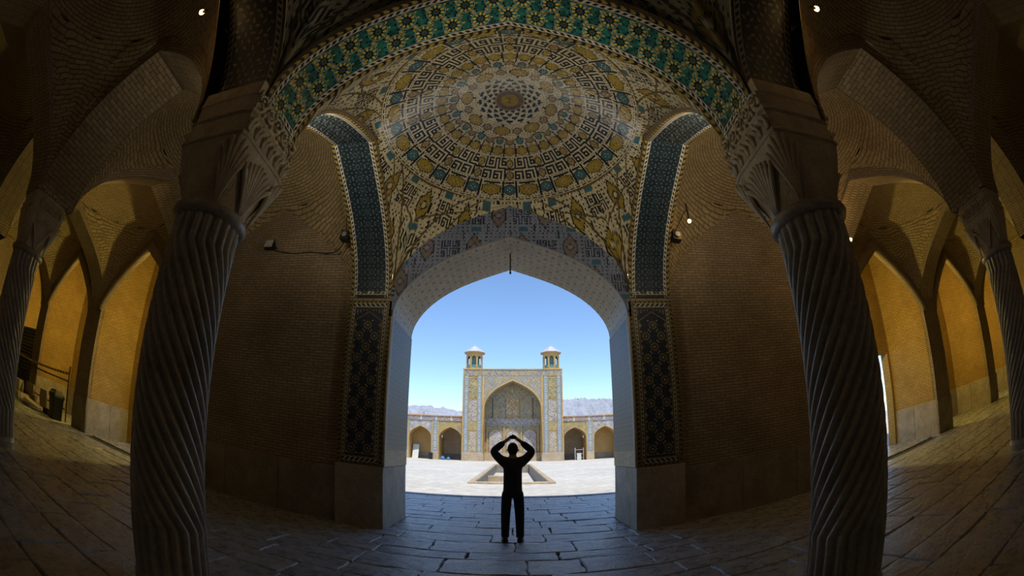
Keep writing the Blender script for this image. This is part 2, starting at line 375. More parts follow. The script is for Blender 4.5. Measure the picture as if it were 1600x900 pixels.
# tympanum over the door: blue tile, kufic panels
KUFIC = ["#.#.###.#.###", "#.#.#.#.#.#.#", "#.#.###.#.###", "#.#...#.#...#", "#.#####.#####", "#............", "#####.#######", "....#.#.....#", "###.#.#.###.#", "#.#.#.#.#.#.#", "###.#.#.###.#", "..#.#.#...#.#", "###.###.###.#"]
KUF = np.array([[ch == '#' for ch in r] for r in KUFIC])
def raster_wall(X, Z, ground, ink, ac1, ac2, cell=.028):
    """banna'i field: kufic squares set cornerwise among coloured hexagons"""
    i = np.floor(X / cell).astype(int); j = np.floor(Z / cell).astype(int); C = np.empty(X.shape + (3,)); C[:] = ground
    pw, ph = 34, 26; r = (j // ph); ii = (i + (r % 2) * (pw // 2)) % pw; jj = j % ph
    inb = (ii >= 2) & (ii < 15) & (jj >= 6) & (jj < 19); k = KUF[np.clip(18 - jj, 0, 12), np.clip(ii - 2, 0, 12)]; C[inb & k] = ink
    hx = np.abs(ii - 25) ; hy = np.abs(jj - 13); hexm = (hx * 1.2 + hy * .8 < 9.2) & (hx < 6); edge = hexm & ~((hx * 1.2 + hy * .8 < 7.8) & (hx < 5)); C[hexm] = ac1; C[edge] = ink
    C[hexm & (hx <= 1) & (hy <= 1)] = ground; C[hexm & (hx + hy == 3)] = ink
    dots = ~hexm & ~inb & ((ii % 3 == 0) & (jj % 3 == 0)); C[dots] = ink
    d1 = ((ii - 17) % pw == 0) & ((jj < 6) | (jj > 19)); C[d1 & ~hexm] = ink
    sq = ~hexm & ~inb & (jj < 4) & (np.abs(ii - 9) < 4); C[sq] = ac2
    return C
n, m = 300, 60
x, z, L = curve(DH, DS, DA, 'A', n); xx = np.concatenate([[-2.3], x, [2.3]]); zz = np.concatenate([[DS], z, [DS]])
V = np.linspace(0, 1, m + 1); P = np.stack([np.repeat(xx[:, None], m + 1, 1), np.full((n + 3, m + 1), YW), zz[:, None] + (6.75 - zz[:, None]) * V[None]], 2)
cx = .5 * (P[1:, 1:, 0] + P[:-1, :-1, 0]); cz = .5 * (P[1:, 1:, 2] + P[:-1, :-1, 2])
C = raster_wall(cx, cz, (.17, .20, .30), (.012, .018, .05), (.16, .13, .13), (.03, .11, .19))
grid('tympanum', P, M_tiledark, front, C)
MB().box(-2.3, 2.3, YD - .05, YD, 6.4, 8.0).build('over_door_fill', M_brick, front)
Pb = P.copy(); Pb[..., 1] = YD; Pb[..., 2] = zz[:, None] + (8.0 - zz[:, None]) * V[None]; grid('outer_spandrel', Pb[:, ::20], M_brick, front)
# reveal of the door: soffit and jambs in cream net tile
def net(U, V, s=.30):
    a = U / s; b = V / (s * .6); r = np.floor(b + .5); aa = (a + .5 * (r % 2)) % 1 - .5; bb = b - r
    d = np.abs(aa) * 1.6 + np.abs(bb) * 1.2; C = np.empty(U.shape + (3,)); C[:] = (.52, .42, .25)
    C[d < .42] = (.26, .19, .09); C[(d > .40) & (d < .47)] = (.66, .56, .37); C[d < .20] = (.60, .50, .31); C[d < .08] = (.2, .15, .08)
    k = (np.abs(aa) > .4) & (np.abs(bb) < .3); C[k] = (.10, .08, .05)
    rr = nrg.random(U.shape); C[rr > .86] *= .5; C[rr < .1] *= 1.25; return C * np.array([.56, .51, .43])
nu, nv = 240, 84; x, z, L = curve(DH, DS, DA, 'A', nu)
W_ = np.linspace(YW, YD, nv + 1); P = place('x', 0, x[:, None], W_[None], z[:, None])
UU, VV = np.meshgrid((np.arange(nu) + .5) * L / nu, (np.arange(nv) + .5) * (YD - YW) / nv, indexing='ij'); C = net(UU, VV)
C[:, :3] = (.08, .06, .03); C[:, 3:6] = (.45, .36, .16); C[:, 4] = dark
grid('reveal_soffit', P, M_tilejamb, front, C)
for sx in (-1, 1):
    nz = 150; Zs = np.linspace(1.19, DS, nz + 1); P = np.stack(np.broadcast_arrays(np.full((nz + 1, nv + 1), sx * (DH - .012)), W_[None], Zs[:, None]), 2)
    UU, VV = np.meshgrid((Zs[1:] + Zs[:-1]) / 2, (np.arange(nv) + .5) * (YD - YW) / nv, indexing='ij')
    C = net(UU, VV, .18) * np.array([.40, .47, .56]); C[UU < 1.52] = net(UU, VV, .1)[UU < 1.52] * 1.15
    C[:, :3] = (.08, .06, .03); C[:, 3:6] = (.45, .36, .16); C[:, 4] = dark
    grid('reveal_jamb', P, M_tilejamb, front, C)
    # cable moulding on the arris
    mb = MB(); mb.tube([(sx * (DH + .0), YW - .012, 1.19), (sx * DH, YW - .012, DS)], .022, 8); mb.build('cable_moulding', M_carved, front, True)
# tile panel on each pier: navy with gold rosettes
for sx in (-1, 1):
    x0, x1, z0, z1 = 2.262, 3.15, 1.21, 4.33; nu, nv = 89, 312
    X = np.linspace(x0, x1, nu + 1); Z = np.linspace(z0, z1, nv + 1)
    P = np.stack(np.broadcast_arrays(sx * X[:, None], np.full((nu + 1, nv + 1), YW), Z[None]), 2)
    C = fill(nu, nv, navy); ct = C.transpose(1, 0, 2)
    for (w0, w1, kind, du) in ((0, 5, 'chevron', 9), (5, 9, (.2, .17, .1), 1), (9, 14, 'links', 8), (14, 15, (.3, .22, .08), 1)):
        border_rows(ct, None, w0, w1, 0, kind, du)
        tmp = ct[:, ::-1]; border_rows(tmp, None, w0, w1, 0, kind, du)
    for (w0, w1, kind, du) in ((0, 4, 'chevron', 9), (4, 12, 'links', 10), (12, 14, (.3, .22, .08), 1)):
        s1 = C[9:-9]; border_rows(s1, None, w0, w1, 0, kind, du); s2 = C[9:-9, ::-1]; border_rows(s2, None, w0, w1, 0, kind, du)
    grid('panel_bed', P, M_tiledark, front, C * .8)
    fn = lambda u, v, h, sx=sx: np.stack([sx * (x0 + u), YW - .001 - h, z0 + v], -1)
    ms = Mosaic(fn); gd, wt = (.46, .35, .14), (.50, .49, .44)
    for r in range(12):
        for k in (range(2) if r % 2 == 0 else range(1, 2)):
            cu = (.29 + .31 * k) if r % 2 == 0 else .445; cv = .30 + r * .212
            ms.ngon(cu, cv, .022, 8, gd); ms.ring(cu, cv, .045, .008, 10, (.05, .09, .14))
            for q in range(10): ms.petal(cu, cv, 2 * PI * q / 10, .048, .088, .022, gd)
            for q in range(10): ms.kite(cu, cv, 2 * PI * (q + .5) / 10, .085, .105, .012, (.12, .10, .06))
            for q in range(4): ms.kite(cu, cv, PI / 4 + q * PI / 2, .112, .145, .032, wt)
            for q in range(4): ms.kite(cu, cv, q * PI / 2, .118, .150, .022, (.05, .10, .16))
    for r in range(12):
        if r % 2: 
            for cu in (.19, .70): ms.petal(cu, .30 + r * .212, PI / 2, -.05, .05, .03, gd); ms.kite(cu, .30 + r * .212, 0, -.05, .05, .025, wt)
    for r in range(26):                       # pointed head of the inner frame and its sides
        pass
    ms.line((.17, .19), (.17, 2.72), .012, (.30, .22, .08)); ms.line((.72, .19), (.72, 2.72), .012, (.30, .22, .08)); ms.line((.17, .19), (.72, .19), .012, (.30, .22, .08))
    ms.line((.17, 2.72), (.445, 2.90), .014, (.30, .22, .08)); ms.line((.72, 2.72), (.445, 2.90), .014, (.30, .22, .08))
    for q in range(9):
        for p_ in range(3):
            u = .17 + .065 * q; 
            if abs(u - .43) > .05 + .1 * (2 - p_): ms.kite(u, 2.86 + .035 * p_, 0, -.02, .02, .02, wt if p_ % 2 else gd)
    ms.build('panel_mosaic', M_tiledark, front)
# hanging rod at the door apex
o = MB().tube([(0, 8.15, 5.68), (0, 8.15, 5.28)], .014, 8).tube([(0, 8.15, 5.28), (.0, 8.12, 5.24), (0, 8.15, 5.2)], .02, 8).build('hanging_rod', M_black)
tag(o, 'thin black iron rod hanging from the apex of the doorway', 'rod')

# ------------------------------------------------------------------ near tiled arch and side tiled arches
AS, AA = 4.47, 6.35              # spring and apex of the tiled arches
def brick_ring(parent, axis, c, half, zs, za, k, w0, w1, dz, n=40, mat=None, inner=False):
    """voussoir faces on both sides plus the back of the arch"""
    x, z, L = curve(half, zs, za, k, n); x2, z2, _ = curve(half + .02, zs, za + dz * 1.25, k, n)
    z2 = np.maximum(z2, z + .02); z2 = z + np.maximum(dz, .8); x2 = x
    for w in (w0, w1):
        P = place(axis, c, np.stack([x, x2], 1), w, np.stack([z, z2], 1)); grid('arch_face', P, mat or M_brick, parent)
def tiled_arch(name, axis, c, half, w0, w1, label, style, zs=AS, za=AA, dz=.10):
    root = empty(name, (0, 0, 0)); tag(root, label, 'arch', 'tiled arches of the nave')
    Wd = abs(w1 - w0); x, z, L = curve(half, zs, za, 'A', 10); nu = int(L / .0125); nv = int(Wd / .0125)
    x, z, L = curve(half, zs, za, 'A', nu); Wv = np.linspace(w0, w1, nv + 1)
    P = place(axis, c, x[:, None], Wv[None], z[:, None])
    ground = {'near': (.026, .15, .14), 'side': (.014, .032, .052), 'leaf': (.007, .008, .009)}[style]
    C = fill(nu, nv, ground)
    if style == 'near':
        r = nrg.random((nu // 3 + 1, nv // 3 + 1)).repeat(3, 0).repeat(3, 1)[:nu, :nv]; C[r > .55] = (.016, .075, .08); C[r > .8] = (.03, .22, .19)
    bands = [(0, 4, 'chevron', 9), (4, 5, dark, 1), (5, 10, 'links', 7), (10, 11, dark, 1)] if style != 'leaf' else [(0, 3, (.06, .05, .03), 1), (3, 9, 'links', 7), (9, 10, dark, 1)]
    for b in bands:
        border_rows(C, None, b[0], b[1], L, b[2], b[3]); border_rows(C[:, ::-1], None, b[0], b[1], L, b[2], b[3])
    ct = C.transpose(1, 0, 2)
    for b in bands[1:]:
        s1 = ct[6:-6]; border_rows(s1, None, b[0], b[1], L, b[2], b[3]); s2 = ct[6:-6, ::-1]; border_rows(s2, None, b[0], b[1], L, b[2], b[3])
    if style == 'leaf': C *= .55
    grid('soffit', P, M_tile if style == 'near' else M_tiledark, root, C)
    sgn = 1 if w1 > w0 else -1
    fn, L = arch_map(axis, c, half, zs, za, 'A', w0, sgn); ms = Mosaic(fn)
    if style == 'near':
        wc = Wd / 2; n = int(round((L - .3) / .36)); st = (L - .3) / n; dv = .128
        for i in range(n + 1):
            for row in (-1, 1):
                if i == n and row == 1: continue
                u = .15 + (i + (.5 if row == 1 else 0)) * st; v = wc + row * dv
                ms.ngon(u, v, .030, 10, (.10, .11, .10)); ms.ngon(u, v, .014, 6, (.03, .05, .05), 0, .006)
                for q in range(10): ms.kite(u, v, 2 * PI * q / 10, .032, .066, .026, (.012, .013, .022), .004, .6)
                for q in range(10): ms.petal(u, v, 2 * PI * (q + .5) / 10, .056, .108, .031, yellow if q % 2 else (.60, .50, .20))
                ms.ring(u, v, .118, .005, 20, (.56, .60, .50), .004)
                for q in range(10): ms.kite(u, v, 2 * PI * q / 10, .078, .118, .022, green if q % 2 else (.02, .20, .20), .004)
                for q in range(10):
                    a = 2 * PI * (q + .0) / 10; r = .140
                    if abs(v + r * math.sin(a) - wc) < wc - .155 + .0: ms.kite(u + r * math.cos(a), v + r * math.sin(a), a, -.02, .02, .022, yellow if q % 3 == 0 else (.013, .014, .02))
            u = .15 + (i + .25) * st
            if i < n:
                for uu, vv in ((u, wc), (u + .5 * st, wc), (u + .5 * st, wc - 1.6 * dv), (u + .0 * st - .25 * st + .25 * st, wc + 1.62 * dv)):
                    if abs(vv - wc) < wc - .15:
                        ms.ngon(uu, vv, .020, 4, yellow, PI / 4); ms.ring(uu, vv, .032, .005, 8, (.56, .60, .50))
                        for q in range(4): ms.kite(uu, vv, q * PI / 2, .03, .062, .022, (.03, .24, .22) if q % 2 else (.014, .016, .03))
    elif style == 'side':
        wc = Wd / 2; n = int((L - .3) / .235); st = (L - .3) / n
        for i in range(n + 1):
            for row in (-1, 1):
                u = .15 + i * st; v = wc + row * .142
                ms.ngon(u, v, .022, 8, (.05, .11, .13))
                for q in range(8): ms.petal(u, v, 2 * PI * (q + .5) / 8, .025, .082, .034, (.012, .015, .022))
                for q in range(8): ms.kite(u, v, 2 * PI * q / 8, .075, .112, .022, (.20, .22, .22), .004)
            if i < n:
                ms.ngon(u + st / 2, wc, .026, 8, (.02, .03, .04)); ms.ring(u + st / 2, wc, .045, .008, 10, (.12, .15, .14))
                for vv in (wc - .275, wc + .275): ms.kite(u + st / 2, vv, PI / 2, -.03, .03, .03, (.16, .19, .17)); 
                for vv in (wc - .142, wc + .142): ms.ngon(u + st / 2, vv, .022, 4, (.03, .08, .12), PI / 4)
    else:
        wc = Wd / 2; n = int((L - .3) / .088)
        for i in range(n + 1):
            for r in range(6):
                u = .17 + i * .088 + rng.uniform(-.02, .02); v = wc + (r - 2.5 + (.5 if i % 2 else 0)) * .105 + rng.uniform(-.015, .015)
                if abs(v - wc) < wc - .15: ms.petal(u, v, rng.uniform(0, 6.28), -.036, .044, .040, rng.choice([(.17, .17, .13), (.13, .14, .12), (.20, .17, .10), (.10, .14, .14)]))
    ms.build('soffit_mosaic', M_tile if style == 'near' else M_tiledark, root)
    brick_ring(root, axis, c, half, zs, za, 'A', w0, w1, dz, 60, M_carved if style == 'near' else M_brick)
    return root
near = tiled_arch('tiled_arch', 'x', 0, 2.30, 2.30, 3.05, 'wide pointed arch with teal and yellow star mosaic between the two spiral columns', 'near')
for sx in (-1, 1):
    s = 'left' if sx < 0 else 'right'
    tiled_arch('tiled_arch', 'y', 5.25, 2.20, sx * 2.30, sx * 3.15, 'dark blue tiled side arch rising from the %s door pier' % s, 'side', 4.40, 6.42)
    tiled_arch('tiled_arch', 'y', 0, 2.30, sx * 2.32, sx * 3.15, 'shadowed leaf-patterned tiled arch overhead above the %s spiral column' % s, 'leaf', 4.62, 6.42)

# ------------------------------------------------------------------ vaults
def dome_colours(nphi, nr, rc, pal):
    cr, dk, gd, tl, bw = [np.array(c) for c in pal]; Wd = nphi // 16
    B = np.zeros((nr, Wd), int); H = Wd // 2
    def put(r, c, v): 
        if 0 <= r < nr: B[r, c % Wd] = v
    def hexa(r0, c0, hr, hc, f=2, e=1):
        for r in range(-hr, hr + 1):
            for c in range(-hc, hc + 1):
                q = abs(c) / hc + max(0, abs(r) - hr * .45) / (hr * .6)
                if q <= 1.0: put(r0 + r, c0 + c, e if (q > .78 and (abs(c) == hc or abs(r) > hr * .45)) else f)
        for a in (-1, 1):
            put(r0 + 2 * a, c0, 0); put(r0, c0 + 2 * a, 0)
        put(r0, c0, 3)
    def dots(r0, r1, c0, c1, s=3):
        for r in range(r0, r1):
            for c in range(c0, c1):
                if r % s == 0 and (c + (r // s % 2)) % s == 0 and B[r % nr, c % Wd] == 0: put(r, c, 1)
    def stroke(r0, r1, c, w=2):
        for r in range(r0, r1):
            for k in range(w): put(r, c + k, 1)
    k = nr / 100.
    R = lambda t: int(t * k)
    dots(R(26), R(99), 0, Wd)
    def bar(r, c0, c1, w=2):
        for q in range(w):
            for cc in range(c0, c1): put(r + q, cc, 1)
    hexa(R(35), H, R(6), 9); hexa(R(35), 0, R(4), 5, 4, 1); stroke(R(28), R(31), H - 1, 3); stroke(R(40), R(44), 0)
    hexa(R(46), 0, R(4), 6, 3, 1); hexa(R(46), H, R(5), 7, 4, 1); bar(R(51), -4, 5)
    hexa(R(56), 0, R(5), 8); hexa(R(56), H, R(5), 8); stroke(R(48), R(62), 9); stroke(R(48), R(62), Wd - 10)
    kt = R(63); ks = 2
    for r in range(kt - 1, kt + 13 * ks + 1):
        for cc in range(-14, 14): put(r, cc, 0)
    for a in range(13):
        for b in range(13):
            for e in range(ks):
                for f in range(ks): put(kt + 12 * ks - a * ks + e, b * ks - 13 + f, 1 if KUF[a, b] else 0)
    hexa(R(68), H, R(5), 4); hexa(R(79), H, R(5), 4, 4, 1); bar(R(73), H - 5, H + 6)
    hexa(R(91), 0, R(6), 9); hexa(R(91), H, R(5), 7, 3, 1); stroke(R(84), R(98), 11); stroke(R(84), R(98), Wd - 12); bar(R(85), -8, 9); bar(R(85), H - 4, H + 5)
    for cc in range(Wd):
        if cc % 6 < 4: put(nr - 2, cc, 1)
    img = np.empty((nphi, nr), int)
    for r in range(nr):
        i = np.arange(nphi); img[:, r] = B[r, i % Wd] if r > R(44) else B[r, (i // 2) % Wd]
    i = np.arange(nphi)
    for r in range(R(27)):                     # rosette and star ring at the crown
        t = i / nphi * 16; f = np.abs((t % 1) - .5) * 2
        if r < R(7): img[:, r] = np.where(f > .82, 4, 2)
        elif r < R(11): img[:, r] = np.where(((i // 7 + r) % 2) == 0, 4, 1)
        elif r < R(13): img[:, r] = 4
        else:
            s = (t * (1 if r > R(19) else 1) + (.5 if (r // 5) % 2 else 0)) % 1; img[:, r] = np.where((np.abs(s - .5) < .28) & ((r % 5) < 3), 1, np.where((np.abs(s - .5) < .1), 3, 0))
    C = np.stack([cr, dk, gd, tl, bw])[img]
    return C * (.78 + .44 * nrg.random((nphi, nr, 1)))
def rect_hit(phi, hx, hy):
    c, s = np.abs(np.cos(phi)) + 1e-9, np.abs(np.sin(phi)) + 1e-9; return np.minimum(hx / c, hy / s)
def vault(x0, x1, y0, y1, zx, zy, zc, kx, ky, label, pal=None, mat=None, fine=True, relief=.0, zy2=None):
    """sail vault. zx = (spring, apex) of the arches on the x0/x1 sides, zy the same for y0/y1 sides"""
    cx, cy, hx, hy = (x0 + x1) / 2, (y0 + y1) / 2, (x1 - x0) / 2, (y1 - y0) / 2
    rc = .97 * min(hx, hy); d_ = zc - max(zx[1], zy[1]); R = (rc * rc + d_ * d_) / (2 * d_); R = max(R, 1.012 * math.hypot(hx, hy))
    sph = lambda d: zc - (R - np.sqrt(np.maximum(R * R - d * d, 0)))
    root = empty('ceiling', (cx, cy, 0)); tag(root, label, kind='structure')
    nphi = 576 if pal else (288 if fine else 48); nr = 130 if pal else (24 if fine else 8)
    ph = np.linspace(0, 2 * PI, nphi + 1) ; ph = ph + PI / 2 - PI / 16 if pal else ph
    d = np.linspace(.004, rc, nr + 1); D, F = np.meshgrid(d, ph); 
    def uvs(D, F): return np.stack([F * 2.1, R * np.arcsin(np.minimum(D / R, 1))], 2)
    Z = sph(D)
    if pal:
        J = nrg.normal(0, .0012, Z.shape); J[-1] = J[0]; Z = Z + J
    P = np.stack([cx + D * np.cos(F), cy + D * np.sin(F), Z], 2)
    grid('vault_crown', P, mat, root, dome_colours(nphi, nr, rc, pal) if pal else None, uvs(D, F), smooth=not pal)
    npn = 52 if pal else (60 if fine else 8); w = np.linspace(0, 1, npn + 1)
    dB = rect_hit(ph, hx, hy)[:, None]; Dp = rc + (dB - rc) * w[None]; Fp = np.repeat(ph[:, None], npn + 1, 1)
    bx, by = dB * np.cos(Fp[:, :1]), dB * np.sin(Fp[:, :1])
    onx = (np.abs(np.abs(bx) - hx) < 1e-6)
    z_onx = zx[0] + (zx[1] - zx[0]) * prof(by / hy, kx); z_ony = zy[0] + (zy[1] - zy[0]) * prof(bx / hx, ky)
    zb = np.where(onx, z_onx, z_ony); Zp = sph(Dp) + (zb - sph(dB)) * w[None] ** 1.3
    if relief:                                   # folded kite panels in the corners
        q = np.abs(((Fp - PI / 4) / (PI / 2)) % 1 - .0); q = np.minimum(q, 1 - q) * 2; p = w[None]
        kite = np.clip(1 - (np.abs(q - .0) * 1.7 + np.abs(p - .33) * 2.4), 0, 1); kite2 = np.clip(1 - (np.abs(q - .62) * 2.6 + np.abs(p - .4) * 1.7), 0, 1); kite3 = np.clip(1 - (q * 2.2 + np.abs(p - .82) * 4.), 0, 1)
        h = relief * (np.minimum(kite * 4, 1) * .8 + np.minimum(kite2 * 4, 1) + np.minimum(kite3 * 4, 1) * .9); Zp = Zp - h * np.minimum(1, (1 - p) * 8)
    P = np.stack([cx + Dp * np.cos(Fp), cy + Dp * np.sin(Fp), Zp], 2); col = None
    if pal:
        cr, dk, gd, tl, bw = [np.array(c) for c in pal]; Fm = .5 * (Fp[1:, 1:] + Fp[:-1, :-1]); Dm = .5 * (Dp[1:, 1:] + Dp[:-1, :-1]); pm = np.broadcast_to((w[1:] + w[:-1])[None] / 2, Fm.shape)
        col = raster_wall(Fm * 2.7 + 100, R * np.arcsin(np.minimum(Dm / R, 1)) * 1.0, cr, dk, gd, tl, .030)
        q = np.abs(((Fm - PI / 4) / (PI / 2)) % 1); q = np.minimum(q, 1 - q) * 2       # 0 at the corner axis, 1 at the arch crown
        ribs = (np.abs(q - .55 * (1 - pm)) < .02) | (np.abs(pm - .5 - .28 * q) < .018) | (np.abs(q - .72 + .4 * pm) < .016) | (pm < .03)
        col[ribs] = bw * .5; col *= (.8 + .4 * nrg.random(Fm.shape))[..., None]
    grid('pendentive', P, mat, root, col, uvs(Dp, Fp), smooth=False)
    return root
PAL = ((.50, .45, .32), (.018, .022, .034), (.31, .225, .045), (.05, .13, .17), (.24, .17, .08))
PAL_SHADE = tuple(tuple(v * .42 for v in c) for c in PAL)  # dome palette dimmed, shade of the camera bay put into the colour
vault(-2.30, 2.30, 3.05, YW, (4.50, 6.52), (4.50, 6.44), 7.30, 'A', 'A', 'tiled dome of kufic brickwork over the nave bay before the doorway', PAL, M_tiledome)
vault(-2.32, 2.32, -2.3, 2.30, (4.62, 6.52), (4.60, 6.46), 7.30, 'A', 'A', 'shadowed tiled vault above the photographer', PAL_SHADE, M_tiledark)
bs, ba = 4.30, 6.50
BSP = [(3.15, 7.72), (8.68, 13.17), (14.15, 18.65), (19.62, 24.1)]
for sx in (-1, 1):
    s = 'left' if sx < 0 else 'right'
    for k, (a, b) in enumerate(BSP):
        x0, x1 = sorted((sx * a, sx * b)); far = ['nearest the nave', 'second from the nave', 'third from the nave', 'farthest from the nave'][k]
        vault(x0, x1, 3.20, YB if k == 0 else YS, (bs, ba + .22), (bs, ba + .2), 7.55, 'C', 'C', 'brick vault of the %s aisle along the front wall, %s' % (s, far), None, M_vault, k < 2, .05)
        vault(x0, x1, -2.7, 2.20, (bs, ba + .22), (bs, ba + .2), 7.55, 'C', 'C', 'shadowed brick vault of the %s aisle above the camera row, %s' % (s, far), None, M_vault, k < 2, .05)

# ------------------------------------------------------------------ brick arches between the columns
brick_me = None
def brick_arch(axis, c, half, zs, za, w0, w1, label, dz=.22, bricks=False, k='C'):
    root = empty('brick_arch', (0, 0, 0)); tag(root, label, 'arch', 'plain brick arches of the aisles')
    x, z, L = curve(half, zs, za, k, 48); P = place(axis, c, x[:, None], np.linspace(w0, w1, 5)[None], z[:, None])
    if bricks:                                    # joints recessed behind single bricks
        tn = np.stack([np.gradient(z), -np.gradient(x)], 1); tn /= np.linalg.norm(tn, axis=1)[:, None]
        P = place(axis, c, (x - tn[:, 0] * .012)[:, None], np.linspace(w0 + .002, w1 - .002, 5)[None], (z - tn[:, 1] * .012)[:, None])
        grid('mortar_bed', P, M_mortar, root)
        fn, L = arch_map(axis, c, half, zs, za, k, w0); rows = int(L / .083); st = L / rows; cells = []
        Wd = w1 - w0; nb = 4; bw = Wd / nb
        for r in range(rows):
            off = 0 if r % 2 else -.5
            for b in range(nb + (0 if r % 2 else 1)):
                v0 = max(0, (b + off) * bw); v1 = min(Wd, (b + off + 1) * bw); cells.append(((r + .5) * st, (v0 + v1) / 2, v1 - v0))
        mid = L / 2; cells.sort(key=lambda q: abs(q[0] - (L * .35 if c > 0 else L * .65)) if False else -((q[0] - mid) * (1 if c > 0 else -1)) )
        cam0 = Vector((0, 0, 1.6))
        def dist(q): p = Vector(fn(np.array([q[0]]), np.array([q[1]]), np.array([0.]))[0]); return (p - cam0).length
        cells.sort(key=dist)
        for n_, (u, v, w) in enumerate(cells[:290]):
            p = Vector(fn(np.array([u]), np.array([v]), np.array([0.]))[0]); q = Vector(fn(np.array([u + .01]), np.array([v]), np.array([0.]))[0]); t = (q - p).normalized()
            ww = Vector((0, 1, 0)) if axis == 'x' else Vector((1, 0, 0)); nn = t.cross(ww).normalized()
            up = Vector(fn(np.array([u]), np.array([v]), np.array([.1]))[0]) - p
            if nn.dot(up) < 0: nn = -nn
            o = newobj('brick', BRICK[0 if w > bw * .7 else 1][n_ % 3], None, root)
            o.matrix_world = Matrix(((t.x, ww.x, nn.x, p.x), (t.y, ww.y, nn.y, p.y), (t.z, ww.z, nn.z, p.z), (0, 0, 0, 1))) @ Matrix.Diagonal((st / .083, w / (.25 if w > bw * .7 else .125), 1, 1)) @ Matrix.Translation((0, 0, rng.uniform(-.002, .002)))
        rs = MB()
        for (u, v, w) in cells[290:]:
            cs = [fn(np.array([u + a * (st / 2 - .006)]), np.array([v + b * (w / 2 - .006)]), np.array([h]))[0] for h in (-.012, .0) for a, b in ((-1, -1), (1, -1), (1, 1), (-1, 1))]
            rs.add(cs, [(0, 1, 2, 3), (4, 5, 6, 7), (0, 1, 5, 4), (1, 2, 6, 5), (2, 3, 7, 6), (3, 0, 4, 7)])
        if rs.v: rs.build('brick_field', M_bricksolid[0], root)['kind'] = 'stuff'
    else: grid('soffit', P, M_archbrick, root)
    brick_ring(root, axis, c, half, zs, za, k, w0, w1, dz, 48, M_brick)
    return root
M_mortar = stone('mortar', (.12, .095, .06), (.17, .135, .09), .95, 6)
M_bricksolid = [stone('soffit_brick_%d' % i, tuple(v * f for v in (.30, .23, .14)), tuple(v * f for v in (.40, .32, .20)), .85, 9, .6, .006, .2) for i, f in enumerate((1., .86, 1.12))]
BRICK = [[], []]
for L_, w in ((0, .25), (1, .125)):
    for i in range(3):
        b = MB().bbox(-.0355, .0355, -w / 2 + .006, w / 2 - .006, -.03, .0, .003); me = bpy.data.meshes.new('brick'); me.from_pydata(b.v, [], b.f); me.materials.append(M_bricksolid[i]); BRICK[L_].append(me)
for sx in (-1, 1):
    s = 'left' if sx < 0 else 'right'
    nm = ['first', 'second', 'third', 'fourth']
    for k in range(4):
        brick_arch('x', sx * PX * (k + 1), 2.27, bs, ba, 2.20, 3.20, '%s brick arch spanning away from the %s spiral column' % (nm[k], s), .22, bricks=(k == 0))
    for k in range(3):
        xc = sx * (XC + PX * (k + 1)); w0, w1 = sorted((xc - .49, xc + .49))
        brick_arch('y', (3.2 + YS) / 2, 2.4, bs, ba, w0, w1, 'brick arch on the %s side from %s column to the front wall' % (s, nm[k + 1]), .22)
        brick_arch('y', -.25, 2.45, bs, ba, w0, w1, 'brick arch on the %s side from %s column back over the camera row' % (s, nm[k + 1]), .22)

# ------------------------------------------------------------------ columns
def shaft_mesh(hand):
    nl, per = 20, 10; na = nl * per; R0, R1 = .366, .350; zb, zt = .16, 3.24
    zs = np.concatenate([np.linspace(zb, .62, 8)[:-1], np.linspace(.62, 3.0, 150)[:-1], np.linspace(3.0, zt, 8)])
    th = np.arange(na) * 2 * PI / na
    rate = 2 * PI / 3.5 * hand
    tw = np.where(zs < .62, 0, np.where(zs > 3.0, (3.0 - .62) * rate, (zs - .62) * rate))
    lob = np.abs(np.cos(th * nl / 2)) ** .8
    R = (R0 + (R1 - R0) * (zs - zb) / (zt - zb))[:, None]
    amp = np.interp(zs, [zb, .3, 3.05, zt - .05, zt], [.040, .050, .050, .044, .014])[:, None]
    rad = R - amp * (1 - lob[None]); A = th[None] + tw[:, None]
    P = np.stack([rad * np.cos(A), rad * np.sin(A), np.repeat(zs[:, None], na, 1)], 2)
    nz = len(zs); idx = np.arange(nz * na).reshape(nz, na); nx = np.roll(idx, -1, 1)
    q = np.stack([idx[:-1], nx[:-1], nx[1:], idx[1:]], 2).reshape(-1, 4)
    return npmesh('shaft', P.reshape(-1, 3), q, smooth=True)
def sq_ring(h, z, r, n=10):                     # rounded square ring, r in 0..1 (1 = circle)
    pts = []
    for k in range(4 * n):
        a = 2 * PI * k / (4 * n) + PI / 4; e = 2 + 10 * (1 - r) ** 2; c, s = math.cos(a), math.sin(a)
        f = (abs(c) ** e + abs(s) ** e) ** (-1 / e); pts.append((h * f * c, h * f * s, z))
    return pts
def leaf_fan(a, zb, zt, spread, n=7):
    """fan of lobed acanthus petals climbing the basket of the capital"""
    mb = MB()
    for k in range(n):
        t = (k - (n - 1) / 2) / ((n - 1) / 2); pts = []; top = zt - .10 * abs(t) ** 1.5
        for i in range(7):
            f = i / 6; z = zb + (top - zb) * f; ang = a + spread * t * (.12 + .88 * f ** 1.2)
            rr = .372 + (.458 - .372) * ((z - 3.3) / .68) ** 1.3
            e = 2 + 10 * max(0, (z - 3.3) / .68 * .9) ** 2; c, s = math.cos(ang), math.sin(ang); g = (abs(c) ** e + abs(s) ** e) ** (-1 / e)
            out = rr * min(g, 1.30) + .012 + (.045 if i == 6 else .02 * f); pts.append((out * c, out * s, z - (.012 if i == 6 else 0)))
        mb.tube(pts, [.010, .014, .019, .024, .029, .032, .017], 7)
    return mb
